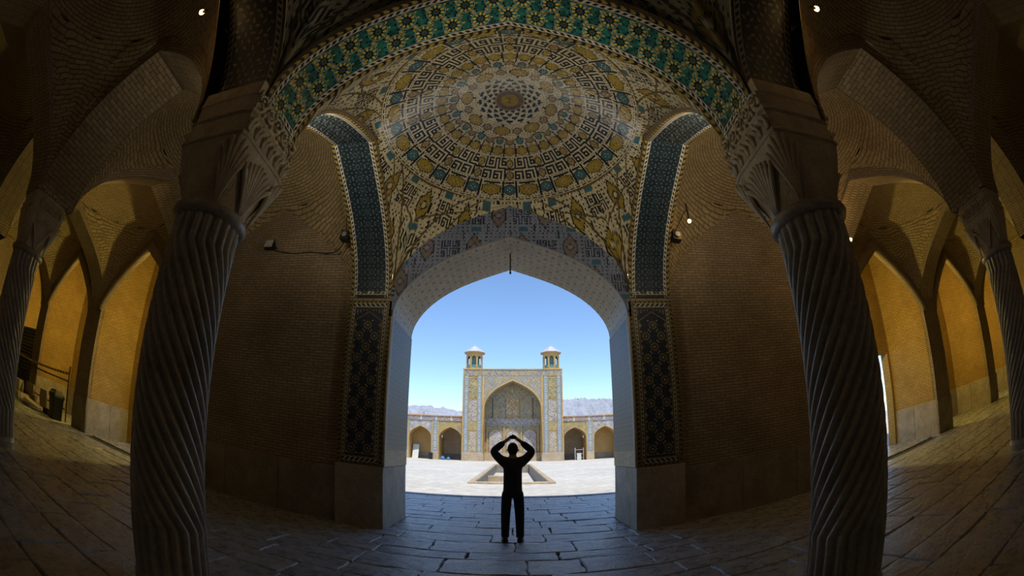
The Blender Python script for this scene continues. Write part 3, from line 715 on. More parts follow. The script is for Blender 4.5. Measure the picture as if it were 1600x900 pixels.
def make_column(hand, label, plain_q):
    root = empty('spiral_column', (0, 0, 0)); tag(root, label, 'column', 'spiral stone columns of the hall')
    MB().loft([sq_ring(.385, -.06, .9), sq_ring(.385, .10, .9), sq_ring(.378, .13, 1), sq_ring(.37, .17, 1)]).build('base', M_column, root)
    newobj('shaft', shaft_mesh(hand), M_column, root)
    n = 12; MB().lathe([(.34, 3.235), (.375, 3.24), (.400, 3.262), (.412, 3.295), (.400, 3.328), (.375, 3.35), (.34, 3.355)], n=48).build('ring', M_column, root, True)
    cap = MB().loft([sq_ring(.352, 3.34, 1), sq_ring(.362, 3.45, .9), sq_ring(.385, 3.62, .6), sq_ring(.415, 3.80, .3), sq_ring(.440, 3.95, .08), sq_ring(.445, 3.975, .05)]).build('capital', M_carved, root)
    for q in range(8):
        if q in plain_q: continue
        if q % 2 == 0: leaf_fan(q * PI / 4, 3.36, 3.86, .50, 9).build('leaf_fan', M_carved, cap, True)
        else: leaf_fan(q * PI / 4, 3.36, 3.93, .30, 7).build('leaf_fan', M_carved, cap, True)
    ab = MB().loft([sq_ring(.452, 3.965, .04), sq_ring(.462, 3.985, .04), sq_ring(.452, 4.01, .04), sq_ring(.425, 4.02, .04), sq_ring(.44, 4.22, .04), sq_ring(.462, 4.24, .04), sq_ring(.452, 4.26, .04), sq_ring(.425, 4.27, .04), sq_ring(.44, 4.46, .04), sq_ring(.45, 4.485, .04)]).build('abacus', M_carved, root)
    MB().box(-.40, .40, -.44, .38, 4.47, 4.66).build('impost', M_carved, root)
    lf = MB(); sc = MB()
    for f in (0, 1, 3):                      # the face turned to the camera row is plain
        R_ = Matrix.Rotation(f * PI / 2, 3, 'Z')
        for k in range(6):
            x = -.37 + .148 * k
            for (dx, hh) in ((-.032, .10), (0, .14), (.032, .10)):
                pts = [R_ @ Vector((x + dx * (.4 + .8 * t), .432 + .02 * t + (.035 if t > .8 else 0), 4.03 + hh * t * 1.25)) for t in (0, .3, .6, .85, 1)]
                lf.tube(pts, [.012, .017, .021, .02, .008], 6)
        for k in range(5):
            x = -.35 + .175 * k; pts = []
            for i in range(15):
                t = i / 14; a = t * 2.6 * PI + (PI if k % 2 else 0); r = .078 * (1 - .75 * t); pts.append(R_ @ Vector((x + r * math.cos(a), .452 + .012 * math.sin(t * PI), 4.385 + r * math.sin(a) * 1.15)))
            sc.tube(pts, [.016] * 14 + [.02], 6)
            for dz_ in (-.08, .08):
                sc.ellipsoid(R_ @ Vector((x + .088, .452, 4.385 + dz_)), [R_ @ Vector((.024, 0, 0)), R_ @ Vector((0, .022, 0)), R_ @ Vector((0, 0, .03))], 6, 4)
    lf.build('leaf_band', M_carved, ab, True); sc.build('scroll_band', M_carved, ab, True)
    return root
def copy_tree(o, parent=None):
    c = o.copy(); COL.objects.link(c); c.parent = parent
    if parent is not None: c.matrix_parent_inverse = o.matrix_parent_inverse.copy()
    for ch in o.children: copy_tree(ch, c)
    return c
colL = make_column(-1, 'big twisted stone column standing at left of the nave', (5, 6)); colR = make_column(1, 'big twisted stone column standing at right of the nave', (6, 7))
colL2 = copy_tree(colL); colR2 = copy_tree(colR); colL3 = copy_tree(colL); colR3 = copy_tree(colR)
for o, x, l in ((colL, -XC, None), (colR, XC, None), (colL2, -XC - PX, 'smaller-looking twisted column at the left edge of the picture, near the rubble'), (colR2, XC + PX, 'smaller-looking twisted column at the right edge of the picture')):
    o.location = (x, YR, 0)
    if l: o['label'] = l
for o in (colL3, colR3):
    for ch in list(o.children_recursive): bpy.data.objects.remove(ch)
    bpy.data.objects.remove(o)

# ------------------------------------------------------------------ side arcade walls with pointed openings
PIL = [(8.75, 8.76), (13.12, 14.22), (18.6, 19.7), (24.07, 24.6)]
for sx in (-1, 1):
    s = 'left' if sx < 0 else 'right'
    wl = empty('wall_%s_front' % s, (0, YS, 0)); tag(wl, 'brick arcade wall with ochre pointed openings on the %s side' % s, kind='structure')
    for k in range(3):
        a, b = PIL[k][1] if k else 8.75, PIL[k + 1][0]; c = sx * (a + b) / 2; half = (b - a) / 2
        # thin arch head at the hall side
        x, z, L = curve(half, 4.05, 6.0, 'B', 40); 
        for yy, nm_ in ((YS, 'arch_wall'), (YS + .10, 'arch_wall_back')):
            V = np.linspace(0, 1, 3); P = place('x', c, x[:, None], yy, z[:, None] + (7.9 - z[:, None]) * V[None]); grid(nm_, P, M_brick, wl)
        P = place('x', c, x[:, None], np.array([YS, YS + .10])[None], z[:, None]); grid('arch_edge', P, M_brick, wl)
        # chamfered second order: a proud roll following the arch
        x2, z2, _ = curve(half + .34, 4.05, 6.42, 'B', 40); P = place('x', c, np.stack([x, x, x2, x2], 1), np.array([YS + .02, YS - .07, YS - .07, YS + .02])[None], np.stack([z, z, z2, z2], 1)); grid('arch_order', P, M_brick, wl)
        # porch behind: ceiling and outer wall
        MB().box(c - half, c + half, YS + .10, YO, 7.1, 7.4).build('porch_ceiling', M_ochre, wl)
        if k == 0:
            d0, d1 = (9.5, 12.95 if sx > 0 else 12.2)
            A, B = sorted((sx * d0, sx * d1)); lo, hi = sorted((sx * a, sx * b))
            MB().box(lo, A, YO - .35, YO, 0, 7.2).box(B, hi, YO - .35, YO, 0, 7.2).box(A, B, YO - .35, YO, 3.25, 7.2).build('porch_wall', M_ochre, wl)
        else:
            MB().box(c - half, c + half, YO - .35, YO, 1.15, 7.2).build('porch_wall', M_ochre, wl); MB().bbox(c - half, c + half, YO - .40, YO, -.1, 1.15).build('porch_plinth', M_jambstone, wl)
    for k in range(1, 4):
        a, b = PIL[k]; A, B = sorted((sx * a, sx * b))
        MB().box(A, B, YS - .02, YO, 1.1, 7.9).build('pilaster', M_brick, wl)
        # ochre plastered-brick lining of the porch jambs, with stone plinth panels below
        for (xx, d_) in ((sx * a, -sx), (sx * b, sx)):
            x0, x1 = sorted((xx, xx + d_ * .02)); MB().box(x0, x1, YS + .12, YO - .35, 1.12, 7.1).build('jamb_lining', M_ochre, wl)
            for (ya, yb) in ((YS + .0, YS + 1.13), (YS + 1.14, YO - .02)):
                x0, x1 = sorted((xx - d_ * .05, xx + d_ * .04)); MB().bbox(x0, x1, ya, yb, -.1, 1.13, .01).build('plinth_panel', M_jambstone, wl)
        MB().bbox(A - .03, B + .03, YS - .06, YS + .3, -.1, 1.12, .012).build('plinth_block', M_plinth, wl)
    tag(MB().box(*sorted((sx * 24.1, sx * 24.6)), -5.5, YO, -.1, 8).build('wall_%s' % s, M_brick), 'brick end wall of the hall on the %s' % s, kind='structure')
tag(MB().box(-24.6, 24.6, -5.5, -5.2, -.1, 8).build('wall_back', M_brick), 'unseen brick wall added behind the camera to shut out sky light', kind='structure')  # added out of view to close the hall for lighting
roof = MB().box(-24.8, 24.8, -5.8, YO, 7.95, 8.4).box(-24.8, 24.8, YO - .6, YO, 8.3, 9.25).build('ceiling', M_brick); tag(roof, 'unseen roof slab blocking light over the vaults, parapet shaped for the court shadow', kind='structure')  # unseen; slab keeps sky light out, parapet height set for the court shadow

# ------------------------------------------------------------------ courtyard: opposite iwan
YF = 60.0
_fc = dict(cream=(.50, .42, .28), tan=(.44, .31, .15), yel=(.50, .36, .09), ygr=(.34, .30, .08), blue=(.12, .20, .30), lblue=(.26, .36, .44), pur=(.28, .22, .26), wht=(.62, .58, .50), pink=(.48, .36, .28), dk=(.09, .08, .08), grn=(.14, .22, .14))
fc = {k: tuple(.62 * v + .38 * t for v, t in zip(c, (.40, .32, .19))) for k, c in _fc.items()}
def fcell(shape): return .72 + .28 * nrg.random(shape)[..., None]
def floral(X, Z, ground, inks, seed, f=1.0):
    r = np.random.default_rng(seed); C = np.empty(X.shape + (3,)); C[:] = ground
    a = np.sin(X * 5.1 * f + 1.3 * np.sin(Z * 3.7 * f)) * np.sin(Z * 4.6 * f + 1.1 * np.sin(X * 4.1 * f)); b = np.cos(X * 9 * f + seed) * np.cos(Z * 8 * f)
    C[a > .35] = inks[0]; C[b > .55] = inks[1]; C[(a < -.6)] = inks[2]; q = r.random(X.shape); C[q > .9] = inks[2]; return C
def diamonds(X, Z, x0, w, s=.34):
    a = np.abs(((X - x0) / w) % 1 - .5) * 2; b = np.abs((Z / s) % 1 - .5) * 2; C = np.empty(X.shape + (3,)); C[:] = fc['blue']; C[np.abs(a + b - 1) < .28] = fc['lblue']; C[(a + b) < .45] = fc['wht']; return C
iw = empty('iwan_portal', (0, YF, 0)); tag(iw, 'tall tiled portal with pointed recess across the courtyard', 'building')
MB().box(-7.05, -4.15, YF + .05, YF + 5, 0, 13.2).build('tower_block', M_farbrick, iw); MB().box(4.15, 7.05, YF + .05, YF + 5, 0, 13.2).build('tower_block', M_farbrick, iw)
MB().box(-4.15, 4.15, YF + .3, YF + 5, 11.9, 13.2).build('crown_block', M_farbrick, iw)
for sx in (-1, 1):                                   # stone base, side strips and stacked panels
    A, B = sorted((sx * 4.02, sx * 7.1)); MB().bbox(A, B, YF - .12, YF + .3, -.1, 1.22, .03).build('stone_base', M_farstone, iw)
    for xa, xb in ((6.22, 6.86), (4.36, 4.98)):
        nu, nv = 8, 120; X = np.linspace(xa, xb, nu + 1); Z = np.linspace(1.22, 12.3, nv + 1); P = np.stack(np.broadcast_arrays(sx * X[:, None], np.full((nu + 1, nv + 1), YF - .05), Z[None]), 2)
        CX_, CZ_ = np.meshgrid((X[1:] + X[:-1]) / 2, (Z[1:] + Z[:-1]) / 2, indexing='ij'); grid('blue_strip', P, M_far, iw, diamonds(CX_, CZ_, xa, xb - xa))
        MB().box(*sorted((sx * xa, sx * xb)), YF - .045, YF + .1, 1.22, 12.3).build('strip_backing', M_farstone, iw)
    for (z0, z1, g, inks, arched) in ((9.0, 12.0, fc['ygr'], (fc['yel'], fc['grn'], fc['dk']), 1), (5.75, 8.85, fc['pink'], (fc['wht'], fc['pur'], fc['blue']), 1), (4.40, 5.6, fc['yel'], (fc['ygr'], fc['cream'], fc['tan']), 0), (1.26, 4.25, fc['tan'], (fc['wht'], fc['yel'], fc['pur']), 1)):
        nu, nv = 12, int((z1 - z0) / .09); X = np.linspace(5.05, 6.15, nu + 1); Z = np.linspace(z0, z1, nv + 1); P = np.stack(np.broadcast_arrays(sx * X[:, None], np.full((nu + 1, nv + 1), YF - .02), Z[None]), 2)
        CX_, CZ_ = np.meshgrid((X[1:] + X[:-1]) / 2, (Z[1:] + Z[:-1]) / 2, indexing='ij'); C = floral(CX_, CZ_, g, inks, int(z0 * 7))
        if arched:
            t = np.abs(CX_ - 5.6) / .44; top = z1 - .5 + .35 * prof(t, 'A'); ins = (t < 1) & (CZ_ > z0 + .25) & (CZ_ < top - .0)
            C2 = floral(CX_, CZ_, fc['wht'] if z0 != 9.0 else fc['yel'], inks[1:] + (fc['pink'],), 5, 1.6); C[ins] = C2[ins]
        grid('tile_panel', P, M_far, iw, C * fcell(C.shape[:2])); MB().box(*sorted((sx * 5.02, sx * 6.18)), YF - .015, YF + .1, z0 - .04, z1 + .04).build('panel_backing', M_farbrick, iw)
    MB().box(*sorted((sx * 6.9, sx * 7.08)), YF - .06, YF + .3, 1.2, 13.2).build('corner_moulding', M_farbrick, iw)
    MB().box(*sorted((sx * 4.03, sx * 4.3)), YF - .08, YF + .3, 1.2, 12.3).build('arch_pilaster', M_farbrick, iw)
# spandrel over the arch
nu, nv = 96, 26; x, z, L = curve(4.05, 7.6, 11.67, 'A', nu); V = np.linspace(0, 1, nv + 1)
P = np.stack([np.repeat(x[:, None], nv + 1, 1), np.full((nu + 1, nv + 1), YF - .01), z[:, None] + (12.3 - z[:, None]) * V[None]], 2)
cx = .5 * (P[1:, 1:, 0] + P[:-1, :-1, 0]); cz = .5 * (P[1:, 1:, 2] + P[:-1, :-1, 2])
grid('spandrel', P, M_far, iw, floral(cx, cz, (.42, .36, .26), (fc['lblue'], fc['pur'], fc['tan']), 3, 1.3) * fcell(cx.shape))
X = np.linspace(-7.0, 7.0, 121); Z = np.linspace(12.3, 13.2, 9); P = np.stack(np.broadcast_arrays(X[:, None], np.full((121, 9), YF - .03), Z[None]), 2); CX_, CZ_ = np.meshgrid((X[1:] + X[:-1]) / 2, (Z[1:] + Z[:-1]) / 2, indexing='ij')
grid('frieze', P, M_far, iw, floral(CX_, CZ_, (.40, .33, .26), (fc['yel'], fc['pur'], fc['blue']), 9, 1.2) * fcell(CX_.shape)); MB().box(-7.0, 7.0, YF - .025, YF + .4, 12.3, 13.2).build('frieze_backing', M_farbrick, iw)
MB().box(-7.1, 7.1, YF - .1, YF + 5, 13.2, 13.34).build('coping', M_farbrick, iw)
mb = MB(); xo, zo, _ = curve(4.05, 7.6, 11.67, 'A', 40); rl = [(a, YF - .1, b) for a, b in zip(xo, zo)]; mb.tube([(-4.05, YF - .1, 1.2)] + rl + [(4.05, YF - .1, 1.2)], .11, 8); mb.build('cable_moulding', M_farbrick, iw, True)
# recess: vaulted sides, tiled back wall with three niches
P = place('x', 0, x[:, None], np.linspace(YF, YF + 2.6, 6)[None], z[:, None]); C = floral(*np.meshgrid(np.arange(nu) * .12, np.arange(5) * .4, indexing='ij'), (.36, .30, .19), (fc['yel'], fc['pur'], fc['blue']), 2); grid('recess_vault', P, M_far, iw, C)
for sx in (-1, 1): MB().box(*sorted((sx * 4.03, sx * 4.2)), YF, YF + 2.6, 0, 7.7).build('recess_side', M_farbrick, iw)
X = np.linspace(-4.1, 4.1, 93); Z = np.linspace(1.25, 11.8, 119); P = np.stack(np.broadcast_arrays(X[:, None], np.full((93, 119), YF + 2.6), Z[None]), 2); CX_, CZ_ = np.meshgrid((X[1:] + X[:-1]) / 2, (Z[1:] + Z[:-1]) / 2, indexing='ij')
C = floral(CX_, CZ_, (.40, .33, .20), (fc['yel'], (.30, .26, .26), (.22, .26, .28)), 4, 1.0); band = (CZ_ > 5.4) & (CZ_ < 6.3); C[band] = floral(CX_, CZ_, (.38, .36, .38), (fc['pur'], fc['lblue'], fc['wht']), 6, 1.5)[band]
up = (CZ_ > 6.3) & (np.abs(CX_) < 1.05) & (CZ_ < 9.3); C[up] = floral(CX_, CZ_, (.46, .28, .12), (fc['wht'], fc['yel'], fc['pur']), 6, 1.5)[up]
for l in (-1.05, 1.05, -2.95, 2.95): C[(np.abs(CX_ - l) < .06) & (CZ_ > 6.3) & (CZ_ < 9.4)] = (.12, .11, .09)
grid('back_wall', P, M_far, iw, C * fcell(CX_.shape))
MB().box(-4.1, 4.1, YF + 2.2, YF + 2.7, -.1, 1.25).build('recess_base', M_farstone, iw); MB().box(-4.2, 4.2, YF + 2.65, YF + 3, 0, 12).build('back_masonry', M_farbrick, iw)
MB().box(-4.1, 4.1, YF + 2.45, YF + 2.65, 5.32, 5.42).box(-4.1, 4.1, YF + 2.45, YF + 2.65, 6.28, 6.36).build('string_course', M_farstone, iw)
for c, h in ((-2.45, .93), (-.03, .85), (2.45, .93)):
    nu, nv = 20, 40; U = np.linspace(-1, 1, nu + 1); T = 1.3 + 2.6 + .85 * prof(U, 'A'); V = np.linspace(0, 1, nv + 1); P = np.stack(np.broadcast_arrays(c + U[:, None] * h, np.full((nu + 1, nv + 1), YF + 2.55), 1.3 + (T[:, None] - 1.3) * V[None]), 2)
    cx, cz = P[:-1, :-1, 0], P[:-1, :-1, 2]; grid('niche_panel', P, M_far, iw, floral(cx, cz, (.56, .53, .47), ((.44, .30, .34), (.3, .36, .42), (.5, .42, .3)), int(c * 3) + 20, 1.5) * fcell(cx.shape))
    mb = MB(); mb.tube([(c - h, YF + 2.53, 1.3)] + [(c + u * h, YF + 2.53, t) for u, t in zip(U, T)] + [(c + h, YF + 2.53, 1.3)], .06, 6); mb.build('niche_frame', M_farbrick, iw)
for l in (-1.25, 1.25, -3.7, 3.7): MB().box(l - .09, l + .09, YF + 2.45, YF + 2.65, 1.25, 5.35).build('niche_pilaster', M_farbrick, iw)
o = MB().tube([(-.06, YF + 1, 11.2), (-.06, YF + 1, 10.5)], .02, 6).lathe([(.02, 10.5), (.14, 10.35), (.2, 10.1), (.02, 10.05)], (-.06, YF + 1), 12).build('hanging_lamp', M_farstone); tag(o, 'pale lamp hanging in the portal recess across the court', 'lamp')
# minaret pavilions
def pavilion(xc, label):
    r = empty('minaret_pavilion', (xc, YF + 1.5, 13.34)); tag(r, label, 'pavilion', 'rooftop pavilions on the portal'); yc = YF + 1.5
    oct_ = lambda R, z, a0=PI / 8: [(xc + R * math.cos(a0 + PI / 4 * k), yc + R * math.sin(a0 + PI / 4 * k), z) for k in range(8)]
    MB().loft([oct_(1.24, 13.34), oct_(1.24, 13.62)]).build('base', M_farbrick, r); MB().loft([oct_(1.2, 15.55), oct_(1.22, 15.95)]).build('lintel', M_farbrick, r)
    MB().loft([oct_(.75, 13.6), oct_(.75, 15.6)]).build('core', M_teal, r)
    for k in range(8):
        a = PI / 8 + PI / 4 * k; px, py = xc + 1.14 * math.cos(a), yc + 1.14 * math.sin(a); MB().tube([(px, py, 13.6), (px, py, 15.6)], .13, 8).build('post', M_farbrick, r)
        b = a + PI / 4; p0 = Vector((px, py, 0)); p1 = Vector((xc + 1.14 * math.cos(b), yc + 1.14 * math.sin(b), 0)); mb = MB(); pts = []
        for i in range(9):
            u = -1 + 2 * i / 8; q = p0.lerp(p1, (u * .8 + 1) / 2); pts.append((q, 14.95 + .45 * float(prof(u, 'A'))))
        for i in range(8): (q, z0), (q2, z1) = pts[i], pts[i + 1]; n = Vector((math.cos((a + b) / 2), math.sin((a + b) / 2), 0)) * .06; mb.loft([[q - n + Vector((0, 0, z0)), q + n + Vector((0, 0, z0)), q + n + Vector((0, 0, 15.6)), q - n + Vector((0, 0, 15.6))], [q2 - n + Vector((0, 0, z1)), q2 + n + Vector((0, 0, z1)), q2 + n + Vector((0, 0, 15.6)), q2 - n + Vector((0, 0, 15.6))]])
        mb.build('arch_head', M_farbrick, r)
        n = Vector((math.cos((a + b) / 2), math.sin((a + b) / 2), 0)) * .05; MB().loft([[p0 - n + Vector((0, 0, 13.6)), p0 + n + Vector((0, 0, 13.6)), p0 + n + Vector((0, 0, 14.05)), p0 - n + Vector((0, 0, 14.05))], [p1 - n + Vector((0, 0, 13.6)), p1 + n + Vector((0, 0, 13.6)), p1 + n + Vector((0, 0, 14.05)), p1 - n + Vector((0, 0, 14.05))]]).build('balustrade', M_teal, r)
    rf = MB().loft([oct_(1.62, 15.92), oct_(1.64, 16.02), oct_(1.0, 16.45), oct_(.45, 16.85), oct_(.06, 17.1)]).build('roof', M_roof, r); MB().lathe([(.05, 17.05), (.1, 17.2), (.03, 17.3), (.02, 17.6)], (xc, yc), 8).build('finial', M_roof, rf)
M_teal = plain('teal_tile', (.10, .20, .17), .5); M_roof = plain('sheet_roof', (.52, .50, .50), .5, .2)
pavilion(-5.62, 'small domed lantern pavilion on the left shoulder of the portal'); pavilion(5.62, 'small domed lantern pavilion on the right shoulder of the portal')
# arcades left and right of the portal
def arcade(sx, label):
    r = empty('courtyard_arcade', (sx * 11, YF + .6, 0)); tag(r, label, 'arcade', 'arcades beside the portal'); Yq = YF + .6; x = 7.05
    for k in range(5):
        c = sx * (8.80 + 4.36 * k); h = 1.66; nu, nv = 40, 20; cx_, cz_, L = curve(h, 3.3, 4.87, 'A', nu); V = np.linspace(0, 1, nv + 1)
        P = np.stack([np.repeat(c + cx_[:, None], nv + 1, 1), np.full((nu + 1, nv + 1), Yq), cz_[:, None] + (5.72 - cz_[:, None]) * V[None]], 2); a = P[:-1, :-1, 0]; b = P[:-1, :-1, 2]
        g, ink = ((.46, .35, .13), (fc['yel'], fc['ygr'], fc['pur'])) if k % 2 == 0 else ((.42, .40, .40), (fc['lblue'], fc['pur'], fc['wht']))
        grid('spandrel', P, M_far, r, floral(a, b, g, ink, 30 + k, .8) * fcell(a.shape))
        P = place('x', c, cx_[:, None], np.linspace(Yq, Yq + 2.6, 3)[None], cz_[:, None]); grid('arch_soffit', P, M_farbrick, r)
        deep = 2.6 if k % 2 else 4.5
        for e in (-1, 1): MB().box(c + e * h - .03 + (.07 * sx if e * sx < 0 and k == 0 else 0), c + e * h + .03 + (.07 * sx if e * sx < 0 and k == 0 else 0), Yq, Yq + deep, 0, 3.32).build('jamb', M_farbrick, r)
        e0, e1 = sorted((sx * max(7.1, abs(c) - h - .2), c + sx * (h + .2)))
        MB().box(e0, e1, Yq + deep, Yq + deep + .3, .9, 5.5).build('back_wall', M_farbrick if k % 2 else M_farstone, r); MB().box(e0, e1, Yq + deep - .1, Yq + deep + .3, -.1, .9).build('back_plinth', M_plinth, r)
        if deep > 3: MB().box(e0, e1, Yq + 2.6, Yq + deep, 4.95, 5.2).build('vault_cover', M_farstone, r)
        mb = MB(); mb.tube([(c - h, Yq - .04, .0)] + [(c + u, Yq - .04, w) for u, w in zip(cx_, cz_)] + [(c + h, Yq - .04, 0)], .07, 6); mb.build('arch_moulding', M_farbrick, r)
        p = sx * (8.80 + 4.36 * k + 2.18); MB().bbox(p - .5, p + .5, Yq - .08, Yq + .4, -.1, 1.2, .02).build('pier_base', M_farstone, r)
        X = np.linspace(p - .36, p + .36, 9); Z = np.linspace(1.2, 5.72, 50); P = np.stack(np.broadcast_arrays(X[:, None], np.full((9, 50), Yq - .06), Z[None]), 2); A, B = np.meshgrid((X[1:] + X[:-1]) / 2, (Z[1:] + Z[:-1]) / 2, indexing='ij'); grid('blue_strip', P, M_far, r, diamonds(A, B, p - .36, .72)); MB().box(p - .5, p + .5, Yq - .055, Yq + .4, 1.2, 5.72).build('pier', M_farbrick, r)
    X = np.linspace(7.12, 29, 170) * sx; Z = np.linspace(5.72, 6.36, 8); P = np.stack(np.broadcast_arrays(X[:, None], np.full((170, 8), Yq - .1), Z[None]), 2); A, B = np.meshgrid((X[1:] + X[:-1]) / 2, (Z[1:] + Z[:-1]) / 2, indexing='ij'); C = floral(A, B, (.30, .24, .24), (fc['pur'], (.2, .17, .2), fc['pink']), 8, 1.5); C[((A * sx) % 2.2 > 1.9)] = fc['wht']; grid('frieze', P, M_far, r, C)
    MB().box(*sorted((sx * 7.12, sx * 29)), Yq - .095, Yq + 5.2, 5.72, 6.36).build('frieze_backing', M_farbrick, r); MB().box(*sorted((sx * 7.12, sx * 29)), Yq - .2, Yq + 5.2, 6.36, 6.5).build('coping', M_farorange, r)
M_farorange = plain('orange_coping', (.50, .30, .15), .8)
arcade(-1, 'low tiled arcade with pointed arches left of the portal'); arcade(1, 'low tiled arcade with pointed arches right of the portal')
# things lying in the far arcade
o = MB().lathe([(.25, 0), (.3, .1), (.33, .8), (.35, .82), (.33, .95), (.2, 1.0)], (-11.5, YF + .1), 14).build('litter_bin', M_black); tag(o, 'dark litter bin beside the blue strip pier of the far left arcade', 'bin')
M_bag = plain('blue_plastic', (.05, .18, .38), .5)
for i, (x, y, s) in enumerate(((-9.9, YF + 1.0, .38), (-9.1, YF + 1.1, .3))):
    mb = MB(); mb.lathe([(s * .7, 0), (s, s * .4), (s * .9, s * .9), (s * .4, s * 1.3), (s * .12, s * 1.45), (s * .2, s * 1.6)], (x, y), 12); o = mb.build('sack', M_bag, None, True); tag(o, ('larger' if i == 0 else 'smaller') + ' blue plastic sack lying in the dark far left arch', 'sack', 'blue sacks in the far arcade')
M_board = plain('white_board', (.55, .55, .5), .6)
o = MB().prism([(YF + 1.4, 0), (YF + 1.5, 0), (YF + 2.3, 2.1), (YF + 2.2, 2.1)], 'x', -14.5, -13.6).build('leaning_board', M_board); tag(o, 'pale board leaning inside the leftmost far arch', 'board')
rack = empty('metal_shelf', (9.5, YF + 1.6, 0)); tag(rack, 'white metal shelf standing inside the far right arch', 'shelf')
for x in (8.9, 10.1):
    for y in (YF + 1.3, YF + 1.8): MB().box(x - .03, x + .03, y - .03, y + .03, 0, 1.8).build('post', M_board, rack)
for z in (.3, .9, 1.5): MB().box(8.87, 10.13, YF + 1.27, YF + 1.83, z, z + .05).build('shelf_board', M_board, rack)
o = MB().bbox(9.1, 9.7, YF + .9, YF + 1.25, 0, 1.0, .03).build('appliance', M_board); tag(o, 'small white cabinet standing before the metal shelf', 'cabinet')
# basin
bs_ = empty('courtyard_basin', (0, 19.8, 0)); tag(bs_, 'long sunken stone basin in the middle of the courtyard', 'basin')
MB().box(-1.9, 1.9, 19.8, 46, -1.0, -.85).build('basin_floor', M_court, bs_)
for sx in (-1, 1): MB().box(*sorted((sx * 1.75, sx * 1.9)), 19.8, 46, -.9, -.02).build('side_wall', M_plinth, bs_); MB().bbox(*sorted((sx * 1.7, sx * 2.0)), 19.62, 46.2, -.05, .10, .03).build('rim', M_farstone, bs_)
MB().box(-1.75, 1.75, 45.8, 46, -.9, -.02).build('end_wall', M_plinth, bs_); MB().box(-1.75, 1.75, 19.8, 19.95, -.9, -.02).build('end_wall', M_plinth, bs_)
MB().bbox(-1.7, 1.7, 19.62, 19.95, -.05, .10, .03).build('rim', M_farstone, bs_); MB().bbox(-1.7, 1.7, 45.8, 46.2, -.05, .10, .03).build('rim', M_farstone, bs_); MB().bbox(-1.75, -.6, 31, 31.4, -.9, -.30, .03).build('cross_kerb', M_farstone, bs_)
# hills
def hill(x0, x1, y, hfun, label, seed):
    n, m = 120, 14; X = np.linspace(x0, x1, n + 1); V = np.linspace(0, 1, m + 1); r = np.random.default_rng(seed)
    ridge = hfun(X) + np.interp(X, np.linspace(x0, x1, 50), r.normal(0, 1.6, 50)) + r.normal(0, .35, n + 1)
    P = np.stack(np.broadcast_arrays(X[:, None], y + V[None] * 160 + r.normal(0, 4, (n + 1, m + 1)), ridge[:, None] * np.sin(V * PI / 2)[None] ** 1.3 + r.normal(0, .8, (n + 1, m + 1)) * (V[None] > 0) * (V[None] < 1)), 2)
    o = grid('mountain_ridge', P, M_hill); tag(o, label, 'mountain')
M_hill = stone('hazed_hill_rock', (.30, .32, .37), (.40, .42, .47), .95, .02, .4, 1., .1)  # rock tinted blue-grey, distance haze put into the colour
hill(-420, -5, 700, lambda X: 86 + 5 * np.sin(X * .02), 'hazy grey mountain ridge left of the portal', 1); hill(5, 420, 700, lambda X: 97 + 8 * np.sin((X - 20) * .014), 'hazy grey mountain ridge right of the portal', 2)

# ------------------------------------------------------------------ the man photographing the court
def skinned(name, verts, edges, radii, root, mat, parent, sub=2):
    me = bpy.data.meshes.new(name); me.from_pydata(verts, edges, []); o = bpy.data.objects.new(name, me); COL.objects.link(o)
    m = o.modifiers.new('s', 'SKIN'); m.use_smooth_shade = True; m.branch_smoothing = .5
    for i, v in enumerate(me.skin_vertices[0].data):
        r = radii[i]; v.radius = r if isinstance(r, tuple) else (r, r); v.use_root = (i == root)
    s = o.modifiers.new('b', 'SUBSURF'); s.levels = s.render_levels = sub
    bpy.context.view_layer.update(); dg = bpy.context.evaluated_depsgraph_get(); nm = bpy.data.meshes.new_from_object(o.evaluated_get(dg)); bpy.data.objects.remove(o)
    nm.polygons.foreach_set('use_smooth', np.ones(len(nm.polygons), bool)); nm.name = name; nm.materials.clear(); nm.materials.append(mat)
    r = bpy.data.objects.new(name, nm); COL.objects.link(r); r.parent = parent; return r
M_skin = plain('skin', (.28, .16, .11), .6); M_jacket = plain('dark_jacket', (.020, .023, .030), .85); M_trouser = plain('dark_trousers', (.016, .019, .026), .85); M_hair = plain('dark_hair', (.012, .010, .009), .7); M_shoe = plain('black_shoe', (.012, .011, .011), .5)
man = empty('person', (.055, 7.12, 0)); tag(man, 'person in dark jacket and trousers seen from behind, both arms raised holding a camera', 'person')
B = {}; V_ = []; R_ = []; E_ = []
def bone(k, p, r, par=None):
    B[k] = len(V_); V_.append(p); R_.append(r)
    if par is not None: E_.append((B[par], B[k]))
bone('pelvis', (0, 0, .92), .135); bone('waist', (0, .01, 1.10), .125, 'pelvis'); bone('chest', (0, .0, 1.30), .15, 'waist'); bone('neckb', (0, .0, 1.43), .075, 'chest'); bone('neck', (0, .02, 1.50), .058, 'neckb'); bone('jaw', (0, .05, 1.55), .062, 'neck'); bone('head', (0, .045, 1.62), .078, 'jaw'); bone('crown', (0, .035, 1.665), .05, 'head')
